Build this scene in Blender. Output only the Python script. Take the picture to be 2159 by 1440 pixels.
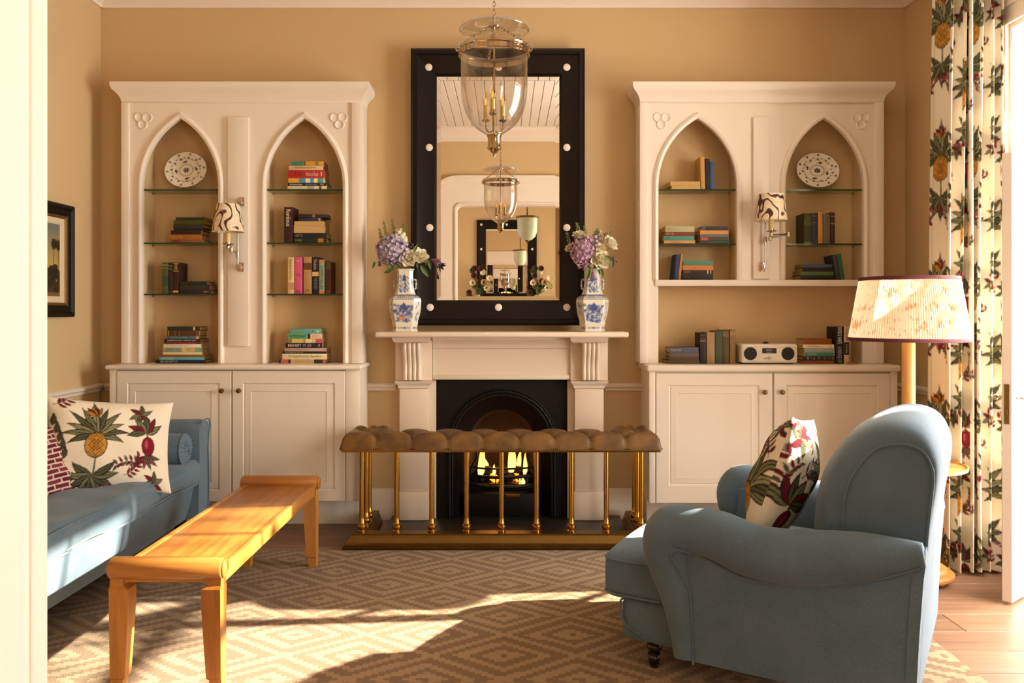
import bpy, bmesh, math, random
import numpy as np
from mathutils import Vector, Matrix
from mathutils.geometry import tessellate_polygon
random.seed(7)
PI = math.pi
SC = bpy.context.scene
COL = SC.collection
for o in list(bpy.data.objects):
    bpy.data.objects.remove(o)

# ------------------------------------------------------------------ camera
F, CX, CY, CAMH = 1750.0, 1069.0, 658.0, 1.25          # focal length and horizon in pixels of the 2159x1440 frame
cam_d = bpy.data.cameras.new('camera')
cam_d.sensor_width = 36.0
cam_d.lens = F / 2159.0 * 36.0
cam_d.shift_x = (1079.5 - CX) / 2159.0
cam_d.shift_y = -(720.0 - CY) / 2159.0
cam_d.clip_start = 0.05
cam = bpy.data.objects.new('camera', cam_d)
cam.location = (0, 0, CAMH)
cam.rotation_euler = (PI / 2, 0, 0)
COL.objects.link(cam)
SC.camera = cam

# ------------------------------------------------------------------ colour management
SC.view_settings.view_transform = 'Standard'
SC.view_settings.look = 'None'
SC.view_settings.gamma = 1.0
SC.view_settings.use_curve_mapping = False
SC.view_settings.exposure = 0.47
try:
    SC.cycles.use_denoising = True
    SC.cycles.caustics_reflective = False
    SC.cycles.caustics_refractive = False
    SC.cycles.sample_clamp_indirect = 6.0
except Exception:
    pass

# ------------------------------------------------------------------ sky, sun, daylight at the windows
wd = bpy.data.worlds.new('sky'); SC.world = wd; wd.use_nodes = True
wb = wd.node_tree.nodes['Background']
wb.inputs[0].default_value = (0.86, 0.92, 1.0, 1)
wb.inputs[1].default_value = 2.2

def sun_lamp(name, direction, energy, colour, angle):
    l = bpy.data.lights.new(name, 'SUN'); l.energy = energy; l.color = colour; l.angle = angle
    o = bpy.data.objects.new(name, l); COL.objects.link(o)
    o.rotation_euler = Vector(direction).to_track_quat('-Z', 'Y').to_euler()
    o.location = (6, 3, 5)
    return o
sun_lamp('sun_offscreen', (-1.0, -0.085, -0.50), 25.0, (1.0, 0.90, 0.75), 0.012)

def area_lamp(name, loc, direction, sx, sy, energy, colour):
    l = bpy.data.lights.new(name, 'AREA'); l.shape = 'RECTANGLE'; l.size = sx; l.size_y = sy
    l.energy = energy; l.color = colour
    o = bpy.data.objects.new(name, l); COL.objects.link(o)
    o.location = loc
    o.rotation_euler = Vector(direction).to_track_quat('-Z', 'Y').to_euler()
    return o
DAY = (1.0, 0.90, 0.77)
area_lamp('daylight_french_door_offscreen', (2.85, 3.2, 1.35), (-1, 0, 0), 1.3, 2.4, 150, (1.0, 0.95, 0.89))
area_lamp('daylight_hall_window_offscreen', (2.85, -2.2, 1.6), (-1, 0, 0), 2.4, 2.2, 135, DAY)

# ------------------------------------------------------------------ helpers
def XP(px, d): return (px - CX) * d / F
def ZP(py, d): return CAMH - (py - CY) * d / F

def lin(c):
    if isinstance(c, str):
        c = [int(c[i:i + 2], 16) / 255 for i in (0, 2, 4)]
    return tuple(((x / 12.92) if x <= 0.04045 else ((x + 0.055) / 1.055) ** 2.4) for x in c)

def tag(o, label=None, cat=None, group=None, kind=None):
    if label: o['label'] = label
    if cat: o['category'] = cat
    if group: o['group'] = group
    if kind: o['kind'] = kind
    return o

def thing(name, label, cat, loc=(0, 0, 0), rz=0, group=None, kind=None):
    o = bpy.data.objects.new(name, None); COL.objects.link(o)
    o.location = loc; o.rotation_euler = (0, 0, rz); o.empty_display_size = 0.05
    return tag(o, label, cat, group, kind)

def root_matrix(p):
    """matrix of a thing's root (parts sit at identity under it)"""
    while p.parent is not None:
        p = p.parent
    return Matrix.LocRotScale(p.location, p.rotation_euler.to_quaternion(), (1, 1, 1))

def dup(root, loc=None, rz=None, label=None, group=None):
    r = root.copy(); COL.objects.link(r)
    if loc is not None: r.location = loc
    if rz is not None: r.rotation_euler = (0, 0, rz)
    if label: r['label'] = label
    if group: r['group'] = group
    for ch in [c for c in root.children]:
        c = ch.copy(); COL.objects.link(c); c.parent = r
        for g in [q for q in ch.children]:
            d = g.copy(); COL.objects.link(d); d.parent = c
    return r

class MB:
    """collects pieces of one mesh"""
    def __init__(s): s.v = []; s.f = []
    def add(s, vs, fs, M=None):
        o = len(s.v)
        if M is not None: vs = [M @ Vector(v) for v in vs]
        s.v += [tuple(v) for v in vs]
        s.f += [tuple(i + o for i in f) for f in fs]
        return s
    def box(s, x0, x1, y0, y1, z0, z1, b=0, seg=2, M=None):
        if b <= 0:
            vs = [(x, y, z) for x in (x0, x1) for y in (y0, y1) for z in (z0, z1)]
            fs = [(0, 1, 3, 2), (4, 6, 7, 5), (0, 4, 5, 1), (2, 3, 7, 6), (0, 2, 6, 4), (1, 5, 7, 3)]
            return s.add(vs, fs, M)
        bm = bmesh.new(); bmesh.ops.create_cube(bm, size=1)
        for v in bm.verts:
            v.co = ((x0 + x1) / 2 + v.co.x * (x1 - x0), (y0 + y1) / 2 + v.co.y * (y1 - y0), (z0 + z1) / 2 + v.co.z * (z1 - z0))
        bmesh.ops.bevel(bm, geom=bm.edges[:], offset=b, segments=seg, affect='EDGES', profile=0.5)
        bm.verts.index_update()
        s.add([v.co.copy() for v in bm.verts], [[v.index for v in f.verts] for f in bm.faces], M)
        bm.free(); return s
    def rbox(s, c, size, r, n=14, disp=None, M=None):
        """soft box: rounded by r, subdivided, displaced along the normal by disp(point, normal)"""
        bm = bmesh.new(); bmesh.ops.create_cube(bm, size=1)
        bmesh.ops.subdivide_edges(bm, edges=bm.edges[:], cuts=n, use_grid_fill=True)
        c = Vector(c); h = Vector(size) / 2
        for v in bm.verts:
            q = []
            for i in range(3):
                t = v.co[i] * 2                           # -1..1, crowd the lines towards the edges
                q.append(math.copysign(1 - (1 - abs(t)) ** 1.35, t) * h[i])
            q = Vector(q)
            inner = Vector([max(-(h[i] - r), min(h[i] - r, q[i])) for i in range(3)])
            d = q - inner
            nrm = d.normalized() if d.length > 1e-9 else Vector((0, 0, 1))
            p = inner + nrm * r
            if disp: p = p + nrm * disp(p, nrm)
            v.co = c + p
        bm.verts.index_update()
        s.add([v.co.copy() for v in bm.verts], [[v.index for v in f.verts] for f in bm.faces], M)
        bm.free(); return s
    def tube(s, pts, r, n=10, closed=False, caps=True, M=None, flat=None):
        pts = [Vector(p) for p in pts]; N = len(pts)
        rs = r if isinstance(r, (list, tuple)) else [r] * N
        tang = []
        for i in range(N):
            a = pts[(i - 1) % N] if (closed or i > 0) else pts[i]
            b = pts[(i + 1) % N] if (closed or i < N - 1) else pts[i]
            t = (b - a); tang.append(t.normalized() if t.length > 1e-9 else Vector((0, 0, 1)))
        up = Vector((0, 0, 1)) if abs(tang[0].z) < 0.9 else Vector((1, 0, 0))
        u = tang[0].cross(up).normalized()
        rings = []
        for i in range(N):
            u = (u - tang[i] * u.dot(tang[i]))
            u = u.normalized() if u.length > 1e-6 else tang[i].orthogonal().normalized()
            w = tang[i].cross(u)
            f2 = flat if flat else 1.0
            rings.append([pts[i] + (u * math.cos(2 * PI * k / n) + w * (math.sin(2 * PI * k / n) * f2)) * rs[i] for k in range(n)])
        return s.loft(rings, caps=caps and not closed, closed=closed, M=M)
    def loft(s, rings, caps=True, closed=False, M=None, wrap=True):
        n = len(rings[0]); vs = [tuple(p) for rg in rings for p in rg]; fs = []
        R = len(rings)
        for i in range(R if closed else R - 1):
            for k in range(n if wrap else n - 1):
                a = i * n + k; b = i * n + (k + 1) % n
                c = ((i + 1) % R) * n + (k + 1) % n; d = ((i + 1) % R) * n + k
                fs.append((a, b, c, d))
        if caps and not closed:
            fs.append(tuple(range(n - 1, -1, -1)))
            fs.append(tuple((R - 1) * n + k for k in range(n)))
        return s.add(vs, fs, M)
    def lathe(s, prof, n=24, c=(0, 0, 0), axis='z', M=None, caps=True):
        rings = []
        for (r, z) in prof:
            rg = []
            for k in range(n):
                a = 2 * PI * k / n; x, y = r * math.cos(a), r * math.sin(a)
                p = {'z': (x, y, z), 'y': (x, z, y), 'x': (z, x, y)}[axis]
                rg.append((c[0] + p[0], c[1] + p[1], c[2] + p[2]))
            rings.append(rg)
        return s.loft(rings, caps=caps, M=M)
    def prism(s, loops, axis, a0, a1, M=None):
        """flat shape with holes, extruded along an axis; loops hold (x,z) for 'y', (y,z) for 'x', (x,y) for 'z'"""
        def P(p, a):
            return {'y': (p[0], a, p[1]), 'x': (a, p[0], p[1]), 'z': (p[0], p[1], a)}[axis]
        flat = [p for lp in loops for p in lp]; n = len(flat)
        tris = tessellate_polygon([[Vector((p[0], p[1], 0)) for p in lp] for lp in loops])
        vs = [P(p, a0) for p in flat] + [P(p, a1) for p in flat]
        fs = [tuple(t) for t in tris] + [tuple(i + n for i in reversed(t)) for t in tris]
        o = 0
        for lp in loops:
            m = len(lp)
            for k in range(m):
                a, b = o + k, o + (k + 1) % m
                fs.append((a, b, b + n, a + n))
            o += m
        return s.add(vs, fs, M)
    def rects(s, secs, caps=True, M=None):
        """loft of axis-aligned rectangles: (x0,x1,y0,y1,z)"""
        return s.loft([[(a, c, z), (b, c, z), (b, d, z), (a, d, z)] for (a, b, c, d, z) in secs], caps=caps, M=M)
    def sphere(s, c, r, n=12, m=8, M=None, sq=(1, 1, 1)):
        rings = []
        for i in range(m + 1):
            t = PI * i / m; rr = max(math.sin(t), 1e-3) * r; zz = -math.cos(t) * r
            rings.append([(c[0] + rr * math.cos(2 * PI * k / n) * sq[0], c[1] + rr * math.sin(2 * PI * k / n) * sq[1], c[2] + zz * sq[2]) for k in range(n)])
        return s.loft(rings, caps=True, M=M)
    def grid(s, P, wrap_u=False):
        """P[i][j] points"""
        return s.loft(P, caps=False, wrap=wrap_u)
    def build(s, name, mat, parent=None, smooth=True, local=False, recalc=True, angle=38, base=None, kind=None):
        me = bpy.data.meshes.new(name)
        vs = s.v
        o = bpy.data.objects.new(name, me)
        if parent is not None:
            if not local:
                Mi = root_matrix(parent).inverted()
                vs = [Mi @ Vector(v) for v in vs]
            o.parent = parent
        elif base is not None:
            b = Vector(base); o.location = b
            vs = [Vector(v) - b for v in vs]
        me.from_pydata([tuple(v) for v in vs], [], s.f)
        if recalc:
            bm = bmesh.new(); bm.from_mesh(me)
            bmesh.ops.recalc_face_normals(bm, faces=bm.faces[:])
            bm.to_mesh(me); bm.free()
        if smooth:
            me.polygons.foreach_set('use_smooth', [True] * len(me.polygons))
            me.set_sharp_from_angle(angle=math.radians(angle))
        me.materials.append(mat)
        me.update()
        COL.objects.link(o)
        if kind: o['kind'] = kind
        return o

def arc(cx, cy, r, a0, a1, n):
    return [(cx + r * math.cos(a0 + (a1 - a0) * i / n), cy + r * math.sin(a0 + (a1 - a0) * i / n)) for i in range(n + 1)]

def smooth_path(pts, k=6):
    """Catmull-Rom through the points (tuples of any length)"""
    out = []; n = len(pts); D = len(pts[0])
    for i in range(n - 1):
        p0, p1, p2, p3 = pts[max(i - 1, 0)], pts[i], pts[i + 1], pts[min(i + 2, n - 1)]
        for j in range(k):
            t = j / k
            out.append(tuple(0.5 * (2 * p1[d] + (p2[d] - p0[d]) * t + (2 * p0[d] - 5 * p1[d] + 4 * p2[d] - p3[d]) * t * t
                                    + (3 * p1[d] - p0[d] - 3 * p2[d] + p3[d]) * t ** 3) for d in range(D)))
    out.append(tuple(pts[-1]))
    return out

# ------------------------------------------------------------------ materials
MATS = {}
def new_mat(name):
    m = bpy.data.materials.new(name); m.use_nodes = True
    nt = m.node_tree; b = nt.nodes['Principled BSDF']
    return m, nt, b
def N(nt, t, **kw):
    n = nt.nodes.new(t)
    for k, v in kw.items(): setattr(n, k, v)
    return n
def setin(n, **kw):
    for k, v in kw.items(): n.inputs[k.replace('_', ' ')].default_value = v
    return n

def paint(name, c, rough=0.5, vary=0.06, scale=12.0, metal=0.0, bump=0.0, bscale=60.0, spec=0.5, coat=0.0, stretch=(1, 1, 1), c2=None, sheen=0.0, detail=4.0):
    """plain material whose colour wanders a little with noise, optional fine relief"""
    if name in MATS: return MATS[name]
    m, nt, b = new_mat(name)
    c = lin(c) if isinstance(c, str) else c
    tc = N(nt, 'ShaderNodeTexCoord'); mp = N(nt, 'ShaderNodeMapping'); mp.inputs['Scale'].default_value = stretch
    nt.links.new(tc.outputs['Object'], mp.inputs[0])
    no = N(nt, 'ShaderNodeTexNoise'); no.inputs['Scale'].default_value = scale; no.inputs['Detail'].default_value = detail
    nt.links.new(mp.outputs[0], no.inputs['Vector'])
    mx = N(nt, 'ShaderNodeMix', data_type='RGBA')
    d = [max(0, x * (1 - vary)) for x in c]; l = [min(1, x * (1 + vary)) for x in c]
    if c2 is not None: l = lin(c2) if isinstance(c2, str) else c2; d = c
    mx.inputs[6].default_value = (*d, 1); mx.inputs[7].default_value = (*l, 1)
    nt.links.new(no.outputs['Fac'], mx.inputs[0])
    if c2 is not None:
        rp = N(nt, 'ShaderNodeMapRange'); rp.inputs[1].default_value = 0.38; rp.inputs[2].default_value = 0.62
        nt.links.new(no.outputs['Fac'], rp.inputs[0]); nt.links.new(rp.outputs[0], mx.inputs[0])
    nt.links.new(mx.outputs[2], b.inputs['Base Color'])
    b.inputs['Roughness'].default_value = rough; b.inputs['Metallic'].default_value = metal
    b.inputs['Specular IOR Level'].default_value = spec
    if coat: b.inputs['Coat Weight'].default_value = coat; b.inputs['Coat Roughness'].default_value = 0.15
    if sheen: b.inputs['Sheen Weight'].default_value = sheen
    if bump:
        n2 = N(nt, 'ShaderNodeTexNoise'); n2.inputs['Scale'].default_value = bscale; n2.inputs['Detail'].default_value = 3
        nt.links.new(mp.outputs[0], n2.inputs['Vector'])
        bp = N(nt, 'ShaderNodeBump'); bp.inputs['Strength'].default_value = bump; bp.inputs['Distance'].default_value = 0.01
        nt.links.new(n2.outputs['Fac'], bp.inputs['Height']); nt.links.new(bp.outputs[0], b.inputs['Normal'])
    MATS[name] = m
    return m

def wood(name, c1, c2, rough=0.4, scale=(1, 14, 14), grain=3.0, bump=0.08, coat=0.0):
    if name in MATS: return MATS[name]
    m, nt, b = new_mat(name)
    tc = N(nt, 'ShaderNodeTexCoord'); mp = N(nt, 'ShaderNodeMapping'); mp.inputs['Scale'].default_value = scale
    nt.links.new(tc.outputs['Object'], mp.inputs[0])
    n1 = N(nt, 'ShaderNodeTexNoise'); setin(n1, Scale=grain, Detail=6.0, Roughness=0.6, Distortion=0.6)
    nt.links.new(mp.outputs[0], n1.inputs['Vector'])
    info = N(nt, 'ShaderNodeObjectInfo')
    ad = N(nt, 'ShaderNodeMath', operation='MULTIPLY_ADD'); ad.inputs[1].default_value = 0.3; ad.inputs[2].default_value = -0.15
    nt.links.new(info.outputs['Random'], ad.inputs[0])
    a2 = N(nt, 'ShaderNodeMath', operation='ADD'); nt.links.new(n1.outputs['Fac'], a2.inputs[0]); nt.links.new(ad.outputs[0], a2.inputs[1])
    rp = N(nt, 'ShaderNodeMapRange'); rp.inputs[1].default_value = 0.3; rp.inputs[2].default_value = 0.72
    nt.links.new(a2.outputs[0], rp.inputs[0])
    mx = N(nt, 'ShaderNodeMix', data_type='RGBA'); mx.inputs[6].default_value = (*lin(c1), 1); mx.inputs[7].default_value = (*lin(c2), 1)
    nt.links.new(rp.outputs[0], mx.inputs[0]); nt.links.new(mx.outputs[2], b.inputs['Base Color'])
    b.inputs['Roughness'].default_value = rough
    if coat: b.inputs['Coat Weight'].default_value = coat; b.inputs['Coat Roughness'].default_value = 0.2
    bp = N(nt, 'ShaderNodeBump'); bp.inputs['Strength'].default_value = bump; bp.inputs['Distance'].default_value = 0.004
    nt.links.new(n1.outputs['Fac'], bp.inputs['Height']); nt.links.new(bp.outputs[0], b.inputs['Normal'])
    MATS[name] = m
    return m

def fabric(name, c, c2, weave=900.0, rough=0.9, bump=0.25, soft=6.0, sheen=0.2):
    """woven cloth: two thread tones, fine crossed weave relief"""
    if name in MATS: return MATS[name]
    m, nt, b = new_mat(name)
    tc = N(nt, 'ShaderNodeTexCoord')
    n1 = N(nt, 'ShaderNodeTexNoise'); setin(n1, Scale=weave * 0.45, Detail=2.0)
    nt.links.new(tc.outputs['Object'], n1.inputs['Vector'])
    n2 = N(nt, 'ShaderNodeTexNoise'); setin(n2, Scale=soft, Detail=3.0)
    nt.links.new(tc.outputs['Object'], n2.inputs['Vector'])
    av = N(nt, 'ShaderNodeMath', operation='MULTIPLY_ADD'); av.inputs[1].default_value = 0.35
    nt.links.new(n2.outputs['Fac'], av.inputs[0]); 
    sc = N(nt, 'ShaderNodeMath', operation='MULTIPLY'); sc.inputs[1].default_value = 0.65
    nt.links.new(n1.outputs['Fac'], sc.inputs[0]); nt.links.new(sc.outputs[0], av.inputs[2])
    rp = N(nt, 'ShaderNodeMapRange'); rp.inputs[1].default_value = 0.36; rp.inputs[2].default_value = 0.64
    nt.links.new(av.outputs[0], rp.inputs[0])
    mx = N(nt, 'ShaderNodeMix', data_type='RGBA'); mx.inputs[6].default_value = (*lin(c), 1); mx.inputs[7].default_value = (*lin(c2), 1)
    nt.links.new(rp.outputs[0], mx.inputs[0]); nt.links.new(mx.outputs[2], b.inputs['Base Color'])
    b.inputs['Roughness'].default_value = rough; b.inputs['Sheen Weight'].default_value = sheen
    b.inputs['Specular IOR Level'].default_value = 0.2
    bp = N(nt, 'ShaderNodeBump'); bp.inputs['Strength'].default_value = bump; bp.inputs['Distance'].default_value = 0.002
    nt.links.new(n1.outputs['Fac'], bp.inputs['Height']); nt.links.new(bp.outputs[0], b.inputs['Normal'])
    MATS[name] = m
    return m

def glass(name, tint=(0.96, 0.97, 0.95), refl=0.9, rough=0.0, blend=0.25, lo=0.03):
    """thin clear glass: lets light straight through, reflects more at grazing angles"""
    if name in MATS: return MATS[name]
    m, nt, b = new_mat(name); nt.nodes.remove(b)
    out = nt.nodes['Material Output']
    tr = N(nt, 'ShaderNodeBsdfTransparent'); tr.inputs[0].default_value = (*tint, 1)
    gl = N(nt, 'ShaderNodeBsdfGlossy'); gl.inputs[0].default_value = (refl, refl, refl, 1); gl.inputs['Roughness'].default_value = rough
    lw = N(nt, 'ShaderNodeLayerWeight'); lw.inputs['Blend'].default_value = blend
    mr = N(nt, 'ShaderNodeMapRange'); mr.inputs[3].default_value = lo; mr.inputs[4].default_value = 0.75
    pw = N(nt, 'ShaderNodeMath', operation='POWER'); pw.inputs[1].default_value = 2.0
    nt.links.new(lw.outputs['Facing'], pw.inputs[0]); nt.links.new(pw.outputs[0], mr.inputs[0])
    tc = N(nt, 'ShaderNodeTexCoord'); no = N(nt, 'ShaderNodeTexNoise'); no.inputs['Scale'].default_value = 9
    nt.links.new(tc.outputs['Object'], no.inputs['Vector'])
    bp = N(nt, 'ShaderNodeBump'); bp.inputs['Strength'].default_value = 0.05; bp.inputs['Distance'].default_value = 0.02
    nt.links.new(no.outputs['Fac'], bp.inputs['Height']); nt.links.new(bp.outputs[0], gl.inputs['Normal'])
    mx = N(nt, 'ShaderNodeMixShader'); nt.links.new(mr.outputs[0], mx.inputs[0])
    nt.links.new(tr.outputs[0], mx.inputs[1]); nt.links.new(gl.outputs[0], mx.inputs[2])
    nt.links.new(mx.outputs[0], out.inputs['Surface'])
    MATS[name] = m
    return m

def emit(name, c, strength, c2=None, z0=0, z1=1):
    if name in MATS: return MATS[name]
    m, nt, b = new_mat(name); nt.nodes.remove(b)
    out = nt.nodes['Material Output']
    em = N(nt, 'ShaderNodeEmission'); em.inputs[0].default_value = (*lin(c), 1); em.inputs[1].default_value = strength
    if c2:
        tc = N(nt, 'ShaderNodeTexCoord'); sp = N(nt, 'ShaderNodeSeparateXYZ'); nt.links.new(tc.outputs['Object'], sp.inputs[0])
        mr = N(nt, 'ShaderNodeMapRange'); mr.inputs[1].default_value = z0; mr.inputs[2].default_value = z1
        nt.links.new(sp.outputs['Z'], mr.inputs[0])
        mx = N(nt, 'ShaderNodeMix', data_type='RGBA'); mx.inputs[6].default_value = (*lin(c), 1); mx.inputs[7].default_value = (*lin(c2), 1)
        nt.links.new(mr.outputs[0], mx.inputs[0]); nt.links.new(mx.outputs[2], em.inputs[0])
    nt.links.new(em.outputs[0], out.inputs['Surface'])
    MATS[name] = m
    return m

def printed(name, rough=0.85, spec=0.2, coat=0.0, weave=0.0, trans=0.0):
    """material that takes its colour from the mesh's colour attribute 'print'"""
    if name in MATS: return MATS[name]
    m, nt, b = new_mat(name)
    at = N(nt, 'ShaderNodeAttribute', attribute_name='print')
    nt.links.new(at.outputs['Color'], b.inputs['Base Color'])
    b.inputs['Roughness'].default_value = rough; b.inputs['Specular IOR Level'].default_value = spec
    if coat: b.inputs['Coat Weight'].default_value = coat; b.inputs['Coat Roughness'].default_value = 0.08
    if weave:
        tc = N(nt, 'ShaderNodeTexCoord'); no = N(nt, 'ShaderNodeTexNoise'); setin(no, Scale=420.0, Detail=2.0)
        nt.links.new(tc.outputs['Object'], no.inputs['Vector'])
        bp = N(nt, 'ShaderNodeBump'); bp.inputs['Strength'].default_value = weave; bp.inputs['Distance'].default_value = 0.002
        nt.links.new(no.outputs['Fac'], bp.inputs['Height']); nt.links.new(bp.outputs[0], b.inputs['Normal'])
    if trans:
        out = nt.nodes['Material Output']
        tl = N(nt, 'ShaderNodeBsdfTranslucent'); nt.links.new(at.outputs['Color'], tl.inputs[0])
        mx = N(nt, 'ShaderNodeMixShader'); mx.inputs[0].default_value = trans
        nt.links.new(b.outputs[0], mx.inputs[1]); nt.links.new(tl.outputs[0], mx.inputs[2]); nt.links.new(mx.outputs[0], out.inputs['Surface'])
    MATS[name] = m
    return m

WALL = paint('wall_paint', 'd2b385', rough=0.75, vary=0.02, scale=3, bump=0.03, bscale=180)
WHITE = paint('white_gloss_paint', 'efe2d2', rough=0.32, vary=0.015, scale=4, bump=0.02, bscale=40)
NICHE = WALL                                          # the niches are painted like the walls
WHITE2 = paint('white_trim_paint', 'eee0cf', rough=0.4, vary=0.015, scale=4)
CEIL = paint('ceiling_paint', 'eadfd0', rough=0.6, vary=0.02, scale=5)
EBONY = paint('ebonised_wood', '0e0504', rough=0.34, vary=0.3, scale=(9), spec=0.25, coat=0.08, stretch=(4, 4, 1))
BONE = paint('bone_inlay', 'f0e2d2', rough=0.35, vary=0.03)
BRASS = paint('brass', 'b98a3e', rough=0.24, metal=1.0, vary=0.12, scale=20, bump=0.02, bscale=80)
BRASSD = paint('aged_brass', '7f6032', rough=0.36, metal=1.0, vary=0.18, scale=14, bump=0.04, bscale=60)
ANICKEL = paint('antique_nickel', 'b89c72', rough=0.18, metal=1.0, vary=0.08)
NICKEL = paint('polished_nickel', 'c9b8a2', rough=0.12, metal=1.0, vary=0.05)
IRON = paint('cast_iron', '0b0807', rough=0.5, spec=0.25, vary=0.3, scale=40, bump=0.15, bscale=120)
SOOT = paint('sooty_iron', '0a0706', rough=0.75, vary=0.3, scale=30, spec=0.08)
SLATE = paint('slate', '2b2724', rough=0.35, vary=0.15, scale=8, bump=0.05, bscale=50)
LEATHER = paint('tan_leather', '573b1a', c2='73501f', rough=0.42, scale=14, bump=0.12, bscale=160)
BLUE = fabric('blue_linen', '516472', '687b89', weave=1000)
BLUE2 = BLUE                                          # sofa, armchair and piping are one cloth
PIPE = BLUE
OAK = wood('honey_oak', '9c5f26', 'c2843c', rough=0.33, scale=(14, 1, 14), grain=2.4, coat=0.2)
OAKL = wood('honey_oak_upright', '9c5f26', 'c2843c', rough=0.35, scale=(14, 14, 1), grain=2.4)
OAKX = wood('honey_oak_cross', '955a24', 'bb7e3a', rough=0.33, scale=(1, 14, 14), grain=2.4, coat=0.2)
LAMPWOOD = wood('lamp_beech', 'b8793a', 'd79c58', rough=0.35, scale=(10, 10, 1), grain=2.2)
FLOORW = wood('floor_oak', '775641', '9a7558', rough=0.42, scale=(1.2, 16, 6), grain=1.6, bump=0.12)
DARKWOOD = paint('dark_turned_wood', '1d0e0a', rough=0.25, vary=0.2, coat=0.4)
GLASS = glass('clear_glass')
SHELFGLASS = glass('shelf_glass', tint=(0.80, 0.86, 0.76), lo=0.05)
GLASSEDGE = paint('glass_edge_green', '24382a', rough=0.12, vary=0.1)
BELLGLASS = glass('lantern_glass', tint=(0.95, 0.93, 0.9), blend=0.4, lo=0.04)
CANDLE = paint('candle_sleeve', 'e8cf8a', rough=0.6, vary=0.04)
PAGES = paint('book_pages', 'c9a468', rough=0.9, vary=0.22, scale=30, stretch=(0.3, 0.3, 14))
PAGESU = paint('book_pages_upright', 'c9a468', rough=0.9, vary=0.22, scale=30, stretch=(14, 0.3, 0.3))
GREEN = paint('leaf_green', '4d6424', rough=0.5, vary=0.25, scale=20)
STEM = paint('stem_green', '5c6b2c', rough=0.6, vary=0.2)
# ------------------------------------------------------------------ the room
XL, XR, YB, ZC = -2.446, 2.397, 5.0, 3.23           # left wall, right wall, chimney wall, ceiling
YA0, YA1 = 0.80, 0.95                                 # wall with the archway (camera stands in it)
YH = -4.7                                            # far wall of the hall behind the camera
WT = 0.3                                             # wall thickness

def struct(o, label=None):
    o['kind'] = 'structure'
    if label: o['label'] = label
    return o

# floor: slab and planks running across the room
b = MB(); b.box(XL - 0.3, XR + 0.3, YH - 0.3, YB + 0.45, -0.12, -0.02)
floor = struct(b.build('floor', paint('floor_slab', '4a3526', rough=0.8), smooth=False))
PW = 0.19
pm = {}
def plank(x0, x1, y0):
    k = round(x1 - x0, 3)
    if k not in pm:
        q = MB(); q.box(0, x1 - x0 - 0.002, 0, PW - 0.002, 0, 0.02, b=0.0015, seg=1)
        pm[k] = q.build('plank', FLOORW, floor, smooth=False, local=True)
        o = pm[k]
    else:
        o = pm[k].copy(); COL.objects.link(o)
    o.location = (x0, y0, -0.02)
for r in range(-30, 27):
    y0 = r * PW + 0.02
    if y0 < YH or y0 + PW > YB + 0.06: continue
    cuts = [XL, -1.2 + (r % 3) * 0.4, 0.2 + (r % 2) * 0.4, 1.4 + (r % 3) * 0.2, XR]
    for a, c in zip(cuts, cuts[1:]): plank(a, c, y0)

# chimney wall with the fireplace opening
fx0, fx1, fz1 = -0.42, 0.38, 0.86
def wall_prism(name, loops, axis, a0, a1, mat=WALL):
    q = MB(); q.prism(loops, axis, a0, a1)
    return struct(q.build(name, mat, smooth=False))
wall_prism('wall_back', [[(XL - WT, 0), (fx0, 0), (fx0, fz1), (fx1, fz1), (fx1, 0), (XR + WT, 0), (XR + WT, ZC + .1), (XL - WT, ZC + .1)]], 'y', YB, YB + 0.12)
b = MB(); b.box(fx0 - .1, fx1 + .1, YB + 0.5, YB + 0.55, 0, 1.2); b.box(fx0 - .1, fx0 - .05, YB + .12, YB + .5, 0, 1.2)
b.box(fx1 + .05, fx1 + .1, YB + .12, YB + .5, 0, 1.2); b.box(fx0 - .1, fx1 + .1, YB + .12, YB + .55, 1.2, 1.25)
struct(b.build('wall_chimney', IRON, smooth=False))
# side walls run on into the hall; openings for the french doors, hall window and two windows added for light
def rect(a0, a1, z0, z1): return [(a0, z0), (a1, z0), (a1, z1), (a0, z1)]
DY0, DY1, DZ = 2.52, 3.96, 2.62
wr = [rect(YH, YB, 0, ZC + .1), rect(DY0, DY1, 0.001, DZ), rect(1.25, 2.2, 0.45, DZ), rect(-3.5, -0.9, 0.45, DZ)]
wall_prism('wall_right', wr, 'x', XR, XR + WT)
wl = [rect(YH, YB, 0, ZC + .1), rect(-3.5, -0.9, 0.45, DZ)]
wall_prism('wall_left', wl, 'x', XL - WT, XL)
# wall with the round-cornered archway
AX0, AX1, AZ = -0.545, 1.75, 2.40
def arch_loop(x0, x1, z1, r, z0=0.001, n=10):
    return ([(x0, z0)] + [(x0, z1 - r)] + arc(x0 + r, z1 - r, r, PI, PI / 2, n)[1:] + arc(x1 - r, z1 - r, r, PI / 2, 0, n) + [(x1, z0)])
wall_prism('wall_front', [rect(XL, XR, 0, ZC + .1), arch_loop(AX0, AX1, AZ, 0.06)], 'y', YA0, YA1)
wall_prism('wall_hall', [rect(XL - WT, XR + WT, 0, ZC + .1)], 'y', YH - 0.15, YH)

# white lining of the archway, a bead along its room edge
q = MB(); lo_, li_ = arch_loop(AX0, AX1, AZ, 0.06, 0.002), arch_loop(AX0 + .006, AX1 - .006, AZ - .006, 0.055, 0.002)
ARCHP = WHITE2
q.prism([lo_ + li_[::-1]], 'y', YA0 + .0005, YA1 - .014); struct(q.build('trim_15', ARCHP, smooth=True, angle=30))
q = MB(); q.tube([(x, YA1 - .008, z) for (x, z) in arch_loop(AX0 + .003, AX1 - .003, AZ - .003, 0.06, 0.002)], .0055, 10)
struct(q.build('trim_16', ARCHP))
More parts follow.
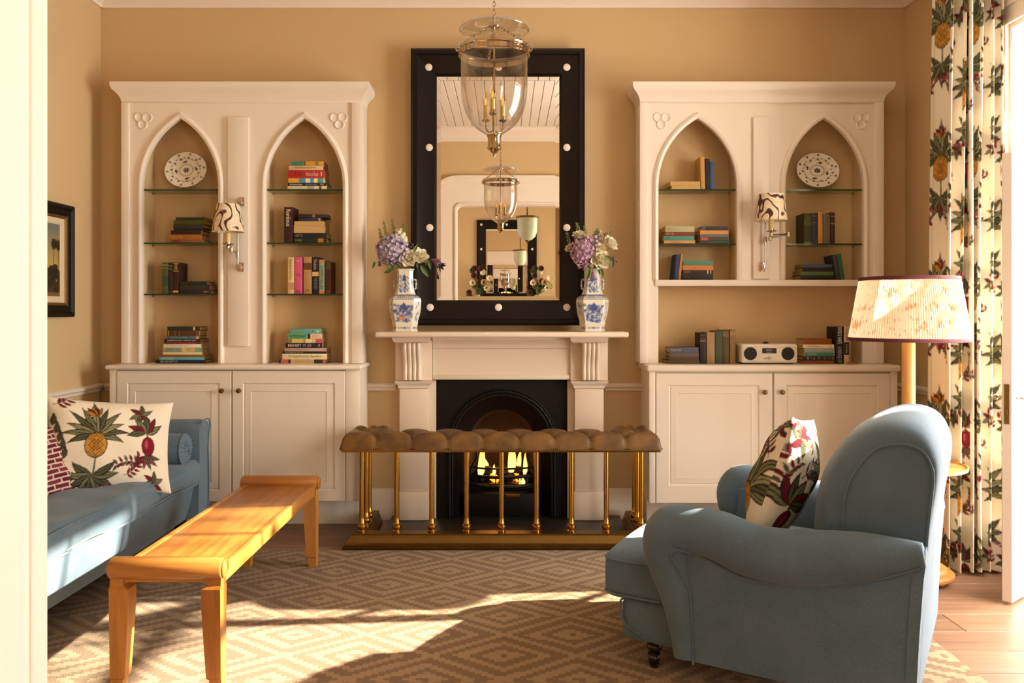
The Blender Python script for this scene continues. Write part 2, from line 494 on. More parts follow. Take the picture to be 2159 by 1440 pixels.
# archway casings: broad flat board, a bead at the inner edge, a moulded outer edge; rounded outer corners
def casing(name, y0, s, mat=WHITE2):
    w = 0.31
    root = struct(thing(name, None, None, (0, y0, 0)))
    def band(i0, i1, t0, t1, r0, r1, nm):
        q = MB(); q.prism([arch_loop(AX0 - i1, AX1 + i1, AZ + i1, r1, 0.0), arch_loop(AX0 - i0, AX1 + i0, AZ + i0, r0, -0.001)][:1], 'y', 0, 0) if False else None
        q = MB()
        o = arch_loop(AX0 - i1, AX1 + i1, AZ + i1, r1, 0.0); n = arch_loop(AX0 - i0, AX1 + i0, AZ + i0, r0, 0.0)
        loop = o + n[::-1]
        ya, yb = (y0 + s * t0, y0 + s * t1)
        q.prism([loop], 'y', ya, yb)
        q.build(nm, mat, root, smooth=True, angle=30)
    band(0.0, 0.016, 0.0005, 0.034, 0.06, 0.07, 'bead')
    band(0.018, 0.03, 0.0005, 0.024, 0.07, 0.08, 'fillet')
    band(0.03, 0.22, 0.0005, 0.018, 0.08, 0.24, 'casing_board')
    band(0.22, 0.28, 0.0005, 0.034, 0.24, 0.30, 'outer_moulding')
    band(0.28, w, 0.0005, 0.05, 0.30, 0.33, 'back_band')
    return root
casing('trim_1', YA1, 1)
casing('trim_2', YA0, -1)

# ceiling of narrow boards
b = MB(); b.box(XL - WT, XR + WT, YH - .15, YB + .12, ZC, ZC + 0.1)
ceiling = struct(b.build('ceiling', CEIL, smooth=False))
bw = 0.0865; nb = int((XR - XL) / bw)
q = MB(); q.box(0, bw - 0.006, YA1, YB, -0.012, -0.0005, b=0.003, seg=1)
cb = q.build('board', CEIL, ceiling, smooth=False, local=True); cb.location = (XL + .002, 0, ZC)
for i in range(1, nb):
    c = cb.copy(); COL.objects.link(c); c.location = (XL + .002 + i * bw, 0, ZC)

# crown moulding, chair rail, skirting: swept profiles along the walls
def run(name, prof, a, bpt, inward, mat=WHITE2, label=None):
    """prof: (out, z) outline; runs from a to bpt (x,y); inward = direction of 'out'"""
    q = MB()
    q.loft([[(p[0] + inward[0] * o, p[1] + inward[1] * o, z) for (o, z) in prof] for p in (a, bpt)])
    return struct(q.build(name, mat, smooth=True, angle=40))
ZK = 3.08
crown = [(0.0005, ZK), (0.012, ZK), (0.014, ZK + .02), (0.03, ZK + .03), (0.05, ZK + .055), (0.075, ZK + .085), (0.10, ZK + .10), (0.105, ZK + .125), (0.125, ZK + .128), (0.125, ZC - .0125), (0.0005, ZC - .0125)]
run('trim_3', crown, (XL + .001, YB), (XR - .001, YB), (0, -1))
run('trim_4', crown, (XL, YA1 + .001), (XL, YB - .001), (1, 0))
run('trim_5', crown, (XR, YA1 + .001), (XR, YB - .001), (-1, 0))
run('trim_6', crown, (XL + .001, YA1), (XR - .001, YA1), (0, 1))
def rail_prof(z): return [(0.0005, z - .024), (0.012, z - .022), (0.014, z - .008), (0.024, z), (0.026, z + .012), (0.018, z + .02), (0.0005, z + .022)]
base_prof = [(0.0005, 0.0005), (0.02, 0.0005), (0.02, 0.105), (0.015, 0.112), (0.015, 0.16), (0.009, 0.178), (0.004, 0.19), (0.0005, 0.19)]
ZR = 0.80
bx = [(XL + .03, -2.19), (-0.895, -0.668), (0.59, 0.858), (2.222, XR - .03)]
for i, (a, c) in enumerate(bx):
    run('trim_%d' % (7 + i), rail_prof(ZR), (a, YB), (c, YB), (0, -1))
for i, (a, c) in enumerate(bx[1:3]):
    run('baseboard_back' if i == 0 else 'baseboard_back_%d' % (i + 1), base_prof, (a, YB), (c, YB), (0, -1))
run('trim_11', rail_prof(ZR), (XL, YA1 + .06), (XL, YB - .001), (1, 0))
run('trim_12', rail_prof(ZR), (XR, DY1 + .13), (XR, YB - .001), (-1, 0))
run('baseboard_left', base_prof, (XL, YA1 + .06), (XL, YB - .001), (1, 0))
run('baseboard_right', base_prof, (XR, DY1 + .13), (XR, YB - .001), (-1, 0))

# door architraves on the right wall (far jamb and head)
q = MB()
for (o0, o1, t) in ((0.0, 0.02, .02), (0.02, 0.085, .014), (0.085, 0.12, .028)):
    lp = [(DY1 + o1, 0.001), (DY1 + o1, DZ + o1), (DY0 - o1, DZ + o1), (DY0 - o1, 0.001), (DY0 - o0, 0.001), (DY0 - o0, DZ + o0), (DY1 + o0, DZ + o0), (DY1 + o0, 0.001)]
    q.prism([lp], 'x', XR - t, XR - .0005)
struct(q.build('trim_13', WHITE2, smooth=False))
# white lining of the opening (jambs, head)
q = MB(); q.box(XR, XR + WT, DY1 - .02, DY1 - .0005, 0.001, DZ - .0005); q.box(XR, XR + WT, DY0 + .0005, DY0 + .02, 0.001, DZ - .0005)
q.box(XR, XR + WT, DY0 + .02, DY1 - .02, DZ - .02, DZ - .0005)
struct(q.build('trim_14', WHITE, smooth=False))

def glazed(name, origin, ang, w, h, cols, rows, stile=0.085, toprail=0.09, botrail=0.22, t=0.042, lock=False, z0=0.012, parent_kind=True):
    """a glazed leaf or sash: local x along its width, y thickness"""
    root = struct(thing(name, None, None, (origin[0], origin[1], z0), ang))
    L = []
    for nm, box in (('stile', (0, stile, -t / 2, t / 2, 0, h)), ('stile', (w - stile, w, -t / 2, t / 2, 0, h)),
                    ('rail', (stile, w - stile, -t / 2, t / 2, 0, botrail)), ('rail', (stile, w - stile, -t / 2, t / 2, h - toprail, h))):
        MB().box(*box, b=0.003, seg=1).build(nm, WHITE, root, smooth=False, local=True)
    gx0, gx1, gz0, gz1 = stile, w - stile, botrail, h - toprail
    m = 0.024
    for i in range(1, cols):
        x = gx0 + (gx1 - gx0) * i / cols
        MB().box(x - m / 2, x + m / 2, -t / 2 + .006, t / 2 - .006, gz0, gz1).build('muntin', WHITE, root, smooth=False, local=True)
    for j in range(1, rows):
        z = gz0 + (gz1 - gz0) * j / rows
        MB().box(gx0, gx1, -t / 2 + .008, t / 2 - .008, z - m / 2, z + m / 2).build('muntin', WHITE, root, smooth=False, local=True)
    for i in range(cols):
        for j in range(rows):
            MB().box(gx0 + (gx1 - gx0) * i / cols + m / 2, gx0 + (gx1 - gx0) * (i + 1) / cols - m / 2, -.002, .002,
                     gz0 + (gz1 - gz0) * j / rows + m / 2, gz0 + (gz1 - gz0) * (j + 1) / rows - m / 2).build('pane', GLASS, root, smooth=False, local=True)
    if lock:
        MB().box(w - .0005, w + .003, -.011, .011, 0.76, 0.93, b=.001, seg=1).build('lock_plate', BRASSD, root, smooth=False, local=True)
        q = MB(); q.box(w + .0025, w + .012, -.006, .006, 0.80, 0.825); q.box(w + .0025, w + .006, -.005, .005, 0.86, 0.885)
        q.build('latch_bolt', BRASSD, root, smooth=False, local=True)
        for sg in (-1, 1):
            q = MB(); q.lathe([(0.016, 0), (0.016, .004), (0.007, .006), (0.007, .03), (0.013, .034), (0.013, .045), (0.004, .05)], 12, (w - .045, 0, 0.87), 'y')
            q.v = [(x, sg * (y + t / 2), z) for (x, y, z) in q.v]
            q.build('handle', NICKEL, root, local=True)
    return root
# far leaf of the french doors stands open into the room, near leaf open flat against the other jamb
LA = math.atan2(3.55 - 3.93, 2.13 - 2.59)
glazed('door_1', (2.597, 3.925), LA, 0.60, 1.92, 1, 4, lock=True)
glazed('door_2', (2.62, 2.57), math.radians(100), 0.60, 1.92, 1, 4, lock=False) if False else None
# frame with fanlight over the doors
glazed('window_1', (2.66, DY0 + .03), PI / 2, DY1 - DY0 - .06, DZ - 1.98 - .03, 3, 1, stile=.05, toprail=.05, botrail=.05, z0=1.98)
glazed('added_side_window', (2.6, 1.252), PI / 2, 0.946, DZ - .455, 2, 4, stile=.06, toprail=.06, botrail=.08, z0=0.452)  # added window out of view, lets extra daylight into the room
glazed('window_3', (2.6, -3.498), PI / 2, 2.596, DZ - .455, 4, 4, stile=.06, toprail=.06, botrail=.08, z0=0.452)
glazed('added_hall_window', (-2.6, -3.498), PI / 2, 2.596, DZ - .455, 4, 4, stile=.06, toprail=.06, botrail=.08, z0=0.452)  # added window out of view, lets sky light into the hall's left side

# outside: pale terrace
b = MB(); b.box(XR + WT, 16, -9, 14, -0.25, -0.12)
struct(b.build('terrace', paint('terrace_stone', 'cfc3b0', rough=0.8, vary=0.08, scale=2), smooth=False), 'pale stone terrace outside the french doors')
# ------------------------------------------------------------------ built-in bookcases, base cabinets, worktops
FY = 4.81                      # front of the bookcase frame
BYK = 4.985                    # back panel of the niches
def lancet(cx_, hw, zs, za, z0, n=12):
    """pointed arch outline (x,z) clockwise from bottom left; springs at zs, apex za"""
    h = za - zs; R = (hw * hw + h * h) / (2 * hw)
    a1 = math.asin(min(1, h / R))
    left = [(cx_ - hw + R - R * math.cos(a1 * i / n), zs + R * math.sin(a1 * i / n)) for i in range(n + 1)]
    right = [(2 * cx_ - x, z) for (x, z) in left[::-1]][1:]
    return [(cx_ - hw, z0)] + left + right + [(cx_ + hw, z0)]

def bookcase(name, label, px, arches, ybot, shelves, wide=None):
    d = FY
    X = lambda p: XP(p, d); Z = lambda p: ZP(p, d)
    x0, x1 = X(px['l']), X(px['r'])
    zt, zb = Z(176), ZP(767, 4.80)
    root = thing(name, label, 'bookcase', ((x0 + x1) / 2, 4.9, zb))
    zb += 0.001
    fxl, fxr, ft = X(px['fl']), X(px['fr']), Z(216)
    # outer frame, proud of the field
    MB().box(x0, fxl, FY, BYK + .01, zb, ft, b=.003).build('stile', WHITE, root)
    MB().box(fxr, x1, FY, BYK + .01, zb, ft, b=.003).build('stile', WHITE, root)
    MB().box(x0, x1, FY, BYK + .01, ft, Z(195), b=.003).build('top_rail', WHITE, root)
    q = MB(); o = X(px['l']) - X(px['cl'])
    secs = []
    for (f, y) in ((0.0, 213), (0.03, 209), (0.10, 205), (0.28, 200), (0.55, 195), (0.80, 191), (0.93, 187), (1.0, 183), (1.0, 176)):
        e = o * f; secs.append((x0 - e, x1 + e, FY - e * 0.9 - .0005, BYK + .01, Z(y)))
    q.rects(secs); q.build('cornice', WHITE, root, angle=25)
    # field with the arched openings
    ff = FY + .014
    za = Z(249); zs = Z(392)
    loops = [[(fxl, zb), (fxr, zb), (fxr, ft), (fxl, ft)]]
    zo = zb + .0005 if wide is None else Z(590)
    ops = []
    for (a, c) in arches:
        cx_, hw = (X(a) + X(c)) / 2, (X(c) - X(a)) / 2
        lp = lancet(cx_, hw, zs, za, zo); ops.append((cx_, hw, lp)); loops.append(lp)
    if wide: loops.append(rect(X(wide[0]), X(wide[1]), zb + .0005, Z(603)))
    if wide is None:     # openings run down to the worktop: build the outline as one comb shape
        lp = [(fxl, zb)]
        for (_, _, l) in ops: lp += [(l[0][0], zb)] + l[1:-1] + [(l[-1][0], zb)]
        lp += [(fxr, zb), (fxr, ft), (fxl, ft)]
        loops = [lp]
    else:
        a, c = X(wide[0]), X(wide[1])
        lp = [(fxl, zb), (a, zb), (a, Z(603)), (c, Z(603)), (c, zb), (fxr, zb), (fxr, ft), (fxl, ft)]
        loops = [lp] + [l for (_, _, l) in ops]
    MB().prism(loops, 'y', ff, ff + .02).build('face_panel', WHITE, root, smooth=False)
    for (cx_, hw, lp) in ops:
        # rounded moulding round the arch
        w = 0.034
        oc = lancet(cx_, hw + w, zs, za + w * 1.15, zo); n = len(lp)
        prof = [(0, 0), (0.02, .009), (0.25, .015), (0.5, .0165), (0.75, .013), (0.93, .006), (1, 0)]
        rings = []
        for i in range(n):
            (xa, za_), (xb, zb_) = lp[i], oc[i]
            rings.append([(xa + (xb - xa) * t, ff - h - .0003, za_ + (zb_ - za_) * t) for (t, h) in prof])
        MB().loft(rings, caps=True).build('arch_moulding', WHITE, root, angle=28)
        # niche behind: sides, top, back
        a, c = cx_ - hw, cx_ + hw
        MB().box(a - .012, a, ff + .02, BYK, zo, za + .02).build('niche_side', NICHE, root, smooth=False)
        MB().box(c, c + .012, ff + .02, BYK, zo, za + .02).build('niche_side', NICHE, root, smooth=False)
        MB().box(a - .012, c + .012, ff + .02, BYK, za + .02, za + .03).build('niche_top', NICHE, root, smooth=False)
        MB().box(a - .012, c + .012, BYK, BYK + .01, zo, za + .03).build('back_panel', NICHE, root, smooth=False)
        for sy in shelves:
            zt_ = ZP(sy, 4.835)
            g = MB().box(a + .0008, c - .0008, 4.8365, BYK - .002, zt_ - .008, zt_).build('glass_shelf', SHELFGLASS, root, smooth=False)
            MB().box(a + .0008, c - .0008, 4.8345, 4.8362, zt_ - .0085, zt_ + .0002).build('shelf_edge', GLASSEDGE, g, smooth=False)
            for sx in (a + .006, c - .006):
                MB().lathe([(.004, -.006), (.004, .006)], 8, (sx, 4.95, zt_ - .0125), 'x').build('shelf_pin', NICKEL, root)
    if wide:
        a, c = X(wide[0]), X(wide[1]); zw = Z(603)
        MB().box(a - .012, a, ff + .02, BYK, zb, zw).build('niche_side', NICHE, root, smooth=False)
        MB().box(c, c + .012, ff + .02, BYK, zb, zw).build('niche_side', NICHE, root, smooth=False)
        MB().box(a - .012, c + .012, BYK, BYK + .01, zb, zw).build('back_panel', NICHE, root, smooth=False)
        MB().box(a - .02, c + .02, FY + .004, BYK, zw + .0005, Z(590), b=.003).build('fixed_shelf', WHITE, root)
    # raised strip between the arches and a trefoil in each spandrel
    MB().box(X(px['s0']), X(px['s1']), FY - .006, ff - .0004, Z(px['sb']), Z(247), b=.004).build('centre_strip', WHITE, root)
    for (tx, dirn) in px['tre']:
        q = MB()
        for (dx, dy) in ((-8, -6), (9 * 1, -5), (-1, 10)):
            cx_, cz_ = X(tx + dx * dirn), Z(252 + dy)
            r = 10.5 * d / F
            q.lathe([(r * .35, ff - .0012), (r * .72, ff - .003), (r * .86, ff - .0075), (r * 1.03, ff - .0004)], 20, (cx_, 0, cz_), 'y')
        q.build('trefoil', WHITE, root, angle=50)
    return root

LP = dict(l=255, r=763, cl=238, fl=271, fr=741, s0=480, s1=525, sb=730, tre=[(300, 1), (714, -1)])
RP = dict(l=1349, r=1864, cl=1332, fl=1366, fr=1846, s0=1588, s1=1622, sb=588, tre=[(1396, 1), (1817, -1)])
bookcase('bookcase', 'white gothic bookcase with twin pointed arches reaching the counter, behind the blue sofa', LP, [(299, 459), (560, 722)], 767, [399, 511.5, 619.5])
bookcase('bookcase', 'white gothic bookcase with pointed arches above a wide open shelf, behind the armchair', RP, [(1389, 1554), (1657, 1822)], 767, [399, 513.5], wide=(1389, 1821))

CF = 4.70
def counter(label, a, c, y0, y1):
    d = CF - .02
    x0, x1, z1, z0 = XP(a, d), XP(c, d), ZP(767, 4.80), ZP(y1, d)
    MB().box(x0, x1, d, YB - .0005, z0, z1, b=.011, seg=4).build('worktop', WHITE, None, base=((x0 + x1) / 2, 4.84, z0))
    tag(bpy.data.objects[[o.name for o in COL.objects if o.name.startswith('worktop')][-1]], label, 'worktop')
    return z0
def base_cab(label, a, c, doors, kn, ztop, ydt, ybot, panels):
    x0, x1 = XP(a, CF), XP(c, CF); zb = ZP(ybot, CF)
    root = thing('base_cabinet', label, 'cabinet', ((x0 + x1) / 2, 4.85, 0))
    dxs = [(XP(p, CF), XP(q, CF)) for (p, q) in doors]
    zd = ZP(ydt, CF)
    fr = CF + .004
    MB().box(x0, x1, CF + .022, YB - .001, zb, ztop - .0005).build('carcass', WHITE, root, smooth=False)
    MB().box(x0, dxs[0][0] - .002, fr, CF + .022, zb, ztop - .0005, b=.002).build('stile', WHITE, root)
    MB().box(dxs[1][1] + .002, x1, fr, CF + .022, zb, ztop - .0005, b=.002).build('stile', WHITE, root)
    MB().box(x0 + .02, x1 - .02, 4.90, YB - .001, 0.0005, zb).build('plinth', WHITE, root, smooth=False)
    for i, (p, q) in enumerate(dxs):
        mb = MB()
        p0, p1 = XP(panels[i][0], CF), XP(panels[i][1], CF); t0, t1 = ZP(panels[i][3], CF), ZP(panels[i][2], CF)
        g = .004
        secs = [(0, CF + .02)]
        rings = []
        def ring(xa, xb, za, zb_, y): return [(xa, y, za), (xb, y, za), (xb, y, zb_), (xa, y, zb_)]
        rings.append(ring(p + .001, q - .001, zb + .001, zd, CF + .021))
        rings.append(ring(p + .001, q - .001, zb + .001, zd, CF + .002))
        rings.append(ring(p + .003, q - .003, zb + .003, zd - .002, CF))
        for (e, dep) in ((0, 0), (.004, .006), (.010, .008), (.013, .0035), (.018, .0035), (.046, -.0015), (.048, 0.001)):
            rings.append(ring(p0 + e, p1 - e, t0 + e, t1 - e, CF + dep))
        mb.loft(rings)
        dr = mb.build('door', WHITE, root, angle=20)
        kx, ky = kn[i]
        k = MB(); k.lathe([(.009, 0), (.009, -.003), (.005, -.006), (.005, -.014), (.012, -.018), (.0145, -.024), (.012, -.031), (.005, -.034)], 16, (XP(kx, CF - .02), CF - .0003, ZP(ky, CF - .02)), 'y')
        k.build('knob', BRASSD, dr)
    return root
zt = counter('white worktop of the cabinet behind the blue sofa', 220, 762, 767, 780)
base_cab('low white two-door cabinet behind the sofa and bench', 230, 757, [(246, 487.5), (489.5, 728)], [(467, 824), (503, 824)], zt, 782, 1057, [(268, 463, 808, 1034), (512, 706, 808, 1034)])
zt = counter('white worktop carrying the radio', 1364, 1900, 767, 784)
base_cab('low white two-door cabinet behind the armchair', 1369, 1893, [(1383, 1629), (1632, 1877)], [(1613, 827), (1650, 827)], zt, 787, 1061, [(1410, 1601, 812, 1024), (1657, 1852, 812, 1024)])

# ------------------------------------------------------------------ fireplace surround
MARBLE = paint('surround_paint', 'e8d5bf', rough=0.36, vary=0.02, scale=4)
PY = 4.86
fs = thing('fireplace_surround', 'white painted mantelpiece with fluted corbels around the black fireplace', 'mantelpiece', (XP(1058, 4.9), 4.93, 0))
X = lambda p: XP(p, PY); Z = lambda p: ZP(p, PY)
SY = 4.70
zs1, zs0 = ZP(700, SY), ZP(711.5, SY)
MB().box(XP(790, SY), XP(1326, SY), SY, YB - .0005, zs0, zs1, b=.010, seg=3).build('mantel_shelf', MARBLE, fs)
q = MB()
for (o, y) in ((0, 0),):
    secs = []
    for (e, z) in ((0.0, Z(735)), (0.004, Z(730)), (0.004, Z(727)), (.012, Z(722)), (.03, Z(717)), (.034, zs0 - .0005)):
        secs.append((X(912), X(1203), PY + .028 - e, YB - .001, z))
    q.rects(secs)
q.build('bed_moulding', MARBLE, fs, angle=25)
MB().box(X(912), X(1203), PY + .03, YB - .001, Z(791), Z(735.5)).build('frieze', MARBLE, fs, smooth=False)
MB().box(X(912), X(1203), PY + .02, YB - .001, Z(801), Z(791), b=.002).build('fillet', MARBLE, fs)
for (a, c, ca, cc) in ((833, 911, 851, 889), (1203, 1282, 1226, 1263)):
    # cap block under the shelf, back block, corbel of reeded scrolls, capital, shaft, plinth block
    MB().box(X(a), X(c), PY + .012, YB - .001, Z(803), zs0 - .0005, b=.002).build('corbel_block', MARBLE, fs)
    q = MB(); q.rects([(X(a - 1) - e, X(c - 4) + e, PY - .07 - e, PY + .0115, z) for (e, z) in ((-.012, Z(722)), (0.0, Z(719)), (.004, Z(714)), (.006, zs0 - .0005))])
    q.build('cap_moulding', MARBLE, fs, angle=25)
    co = None
    w = (X(cc) - X(ca)) / 4
    for k in range(4):
        xa, xb = X(ca) + k * w + .001, X(ca) + (k + 1) * w - .001
        if k in (0, 3): pass
        prof = [(PY + .0115, Z(722.5)), (PY - .06, Z(722.5)), (PY - .066, Z(728)), (PY - .062, Z(738)), (PY - .046, Z(750)), (PY - .03, Z(760)), (PY - .024, Z(772)), (PY - .026, Z(784)), (PY - .03, Z(793)), (PY - .024, Z(801)), (PY + .0115, Z(802.5))]
        rings = []
        for (t, s) in ((0, .94), (.12, .98), (.3, 1.0), (.5, 1.02), (.7, 1.0), (.88, .98), (1, .94)):
            x = xa + (xb - xa) * t
            bulge = (1 - (2 * t - 1) ** 2) * .008
            rings.append([(x, (y - bulge) if y < PY else y, z) for (y, z) in prof])
        MB().loft(rings).build('corbel_reed', MARBLE, fs, angle=40)
    q = MB(); q.rects([(X(a + 9) - e, X(c - 9) + e, PY + .004 - e * .9, YB - .001, z) for (e, z) in ((0, Z(820)), (.006, Z(818)), (.008, Z(813)), (.018, Z(809)), (.024, Z(806)), (.026, Z(803.5)))])
    q.build('capital', MARBLE, fs, angle=20)
    MB().box(X(a + 9), X(c - 9), PY + .004, YB - .001, Z(1037), Z(820.3), b=.003).build('pilaster', MARBLE, fs)
    s0, s1 = (c - 9, 918) if a < 1000 else (1197.5, a + 9)
    MB().box(X(s0) + .0005, X(s1) - .0005, PY + .05, YB - .001, 0.031, Z(803.5)).build('inner_slip', MARBLE, fs, smooth=False)
    MB().box(X(a + 7), X(c - 7), PY - .004, YB - .001, 0.031, Z(1037.3), b=.003).build('plinth_block', MARBLE, fs)

# hearth slab
MB().box(XP(797, 4.42) , XP(1336, 4.42), 4.455, YB - .0005, 0.0005, 0.03, b=.003).build('hearth_slab', SLATE, None, base=(0, 4.7, 0))
tag(bpy.data.objects['hearth_slab'], 'dark slate hearth slab inside the brass fender', 'hearth')

# cast iron insert with arched opening
IY = 4.925
ins = thing('fireplace_insert', 'black cast iron arched fireplace insert with burning fire basket', 'fireplace', (XP(1058, IY), 4.95, 0.031))
X = lambda p: XP(p, IY); Z = lambda p: ZP(p, IY)
icx = X(1058.5)
def arch_pts(hw, zs, z0, n=20):
    return [(icx - hw, z0)] + [(icx + hw * math.cos(PI - PI * i / n), zs + hw * math.sin(PI - PI * i / n)) for i in range(n + 1)] + [(icx + hw, z0)]
Ro, zspr = 0.30, Z(937)
MB().prism([[(X(918), 0.032), (icx - Ro, 0.032)] + arch_pts(Ro, zspr, 0.032)[1:-1] + [(icx + Ro, 0.032), (X(1197), 0.032), (X(1197), Z(800.5)), (X(918), Z(800.5))]], 'y', IY, IY + .012).build('face_plate', IRON, ins, smooth=False)
for (r, w) in ((Ro + .012, .011), (Ro - .004, .006), (Ro + .028, .005)):
    MB().tube([(x, IY - .002, z) for (x, z) in arch_pts(r, zspr, 0.04, 28)], w, 8).build('arch_bead', IRON, ins)
for i in range(25):
    a = PI * i / 24
    MB().sphere((icx + (Ro + .012) * math.cos(a), IY - .012, zspr + (Ro + .012) * math.sin(a)), .006, 8, 5).build('bead_rosette', IRON, ins)
ri = 0.195
zi = zspr
rings = []
for (r, y, zz) in ((Ro, IY + .003, zspr), (Ro - .03, IY + .03, zspr), (ri + .02, IY + .085, zspr), (ri, IY + .10, zspr)):
    rings.append([(x, y, z) for (x, z) in arch_pts(r, zz, 0.033, 24)])
MB().loft(rings, caps=False, wrap=False).build('splayed_cheek', SOOT, ins, recalc=False)
rings = [[(x, y, z) for (x, z) in arch_pts(r, zz, 0.25, 24)] for (r, y, zz) in ((ri, IY + .101, zspr), (ri * .98, IY + .2, zspr), (ri * .8, IY + .36, zspr - .02), (0.002, IY + .37, zspr - .08))]
FIREB = paint('sooty_firebrick', '2c1a10', rough=0.8, vary=0.3, scale=9)
MB().loft(rings, caps=False, wrap=False).build('fireback', FIREB, ins, recalc=False)
# ashpan cover and basket
MB().box(icx - ri - .02, icx + ri + .02, IY + .02, IY + .1, 0.032, Z(1042), b=.006).build('ashpan_cover', IRON, ins)
MB().box(X(1066), X(1096), IY + .014, IY + .0195, Z(1051), Z(1043), b=.001).build('maker_plate', BRASSD, ins)
for (py, r, bow) in ((991, .006, .06), (1008, .010, .075), (1028, .014, .085)):
    MB().tube([(icx + ri * 0.98 * t, IY + .09 - bow * (1 - t * t), Z(py)) for t in [-1 + i / 8 for i in range(17)]], r, 8).build('grate_bar', IRON, ins)
for k in range(9):
    t = -0.8 + 0.2 * k
    MB().tube([(icx + ri * .98 * t, IY + .09 - .075 * (1 - t * t), Z(1034)), (icx + ri * .98 * t, IY + .09 - .07 * (1 - t * t), Z(1006))], .004, 6).build('grate_rib', IRON, ins)
for s in (-1, 1):
    MB().tube(smooth_path([(icx + s * .19, IY + .08, Z(1010)), (icx + s * .185, IY + .06, Z(990)), (icx + s * .15, IY + .05, Z(965)), (icx + s * .165, IY + .06, Z(945)), (icx + s * .19, IY + .08, Z(930))], 5), .006, 7).build('basket_scroll', IRON, ins)
MB().box(icx - .17, icx + .17, IY + .08, IY + .25, Z(1034), Z(1026)).build('grate_floor', IRON, ins, smooth=False)
# coals and flames lie in the basket
COAL = paint('coal', '120b08', rough=0.7, vary=0.5, scale=30)
EMBER = emit('ember', 'ff7a1e', 3.0)
rng = random.Random(3)
for i in range(14):
    q = MB(); cx_ = icx - .13 + .26 * (i % 7) / 6 + rng.uniform(-.01, .01); cz_ = Z(1016) + (.045 if i >= 7 else 0) + rng.uniform(-.006, .006)
    q.box(-.026, .026, -.026, .026, -.02, .02, b=.007, seg=1, M=Matrix.Translation((cx_, IY + .13 + (.03 if i % 2 else 0), cz_)) @ Matrix.Rotation(rng.uniform(-.5, .5), 4, 'Y') @ Matrix.Rotation(rng.uniform(0, 1.5), 4, 'Z'))
    o = q.build('coal', EMBER if i in (5, 2) else COAL, None, base=(cx_, IY + .13, cz_ - .02))
    tag(o, 'glowing ember among the coals of the fire basket' if i in (5, 2) else 'black coal lump burning in the fire basket', 'coal', 'embers in the fire' if i in (5, 2) else 'coals in the fire')
FLAME = emit('flame', 'ffc25a', 3.2, 'ff6a12', 0.03, 0.19)
for (px, b0, t0, w, lean, dy) in ((1012, 1010, 938, 13, 9, .10), (1024, 1005, 970, 9, -6, .16), (1078, 1003, 930, 15, 4, .11), (1092, 1004, 955, 9, 10, .15), (1107, 1008, 962, 8, 3, .12), (1100, 1026, 1006, 11, 0, .05), (1040, 1008, 985, 6, 3, .1)):
    z0_, z1_ = Z(b0), Z(t0); wx = w * IY / F
    rings = []
    for i in range(9):
        t = i / 8; r = wx * (0.45 + 1.3 * t - 1.75 * t ** 1.6) if i else wx * .35
        r = max(r, .0008); cx_ = X(px) + lean * IY / F * t * t + .004 * math.sin(5 * t)
        rings.append([(cx_ + r * math.cos(2 * PI * k / 10), IY + dy + .6 * r * math.sin(2 * PI * k / 10), z0_ + (z1_ - z0_) * t) for k in range(10)])
    o = MB().loft(rings).build('flame', FLAME, None, base=(X(px), IY + dy, z0_))
    tag(o, 'bright orange flame rising from the coals in the grate', 'flame', 'flames of the fire')
fl = bpy.data.lights.new('fire_light', 'POINT'); fl.energy = 0.9; fl.color = (1.0, 0.42, 0.12); fl.shadow_soft_size = 0.05
fo = bpy.data.objects.new('fire_light', fl); fo.location = (icx - .03, IY + .1, Z(960)); COL.objects.link(fo)

# ------------------------------------------------------------------ club fender
fe = thing('club_fender', 'brass club fender with buttoned tan leather seat around the hearth', 'fender', (XP(1058, 4.4), 4.6, 0))
FX0, FX1, FYF = -0.773, 0.715, 4.42
q = MB()
def ubar(w0, w1, z0_, z1_, q):
    """U-shaped bar centred on the posts' line, section from outer w0 (bottom) to w1 (top)"""
    o0 = [(FX0 - w0, 4.885), (FX0 - w0, FYF - w0), (FX1 + w0, FYF - w0), (FX1 + w0, 4.885), (FX1 - w0 * .45, 4.885), (FX1 - w0 * .45, FYF + w0 * .45), (FX0 + w0 * .45, FYF + w0 * .45), (FX0 + w0 * .45, 4.885)]
    o1 = [(FX0 - w1, 4.885), (FX0 - w1, FYF - w1), (FX1 + w1, FYF - w1), (FX1 + w1, 4.885), (FX1 - w1 * .45, 4.885), (FX1 - w1 * .45, FYF + w1 * .45), (FX0 + w1 * .45, FYF + w1 * .45), (FX0 + w1 * .45, 4.885)]
    return [[(x, y, z0_) for (x, y) in o0], [(x, y, z1_) for (x, y) in o1]]
rings = ubar(.088, .088, .0005, .026, q)
q.prism([[(x, y) for (x, y, z) in rings[0]]], 'z', .0005, .026)
q.build('base_plinth', BRASSD, fe, smooth=False)
q = MB(); prev = [(.08, .0265), (.08, .032), (.072, .037), (.066, .045), (.062, .055), (.052, .065), (.046, .072), (.046, .082)]
rs = [ubar(w, w, z, z, q)[0] for (w, z) in prev]
q.loft(rs, caps=False); n = len(rs[0])
tri = tessellate_polygon([[Vector((p[0], p[1], 0)) for p in rs[-1]]])
q.add(rs[-1], [tuple(t) for t in tri])
q.build('base_moulding', BRASSD, fe, angle=25)
post = [(.0, .0825), (.024, .0825), (.024, .088), (.019, .092), (.026, .10), (.028, .108), (.026, .117), (.018, .122), (.021, .127), (.0165, .133), (.0155, .16), (.0155, .535)]
posts = [(FX0 + (FX1 - FX0) * k / 8, FYF) for k in range(9)] + [(FX0, 4.555), (FX0, 4.665), (FX1, 4.555), (FX1, 4.665)]
p0 = None
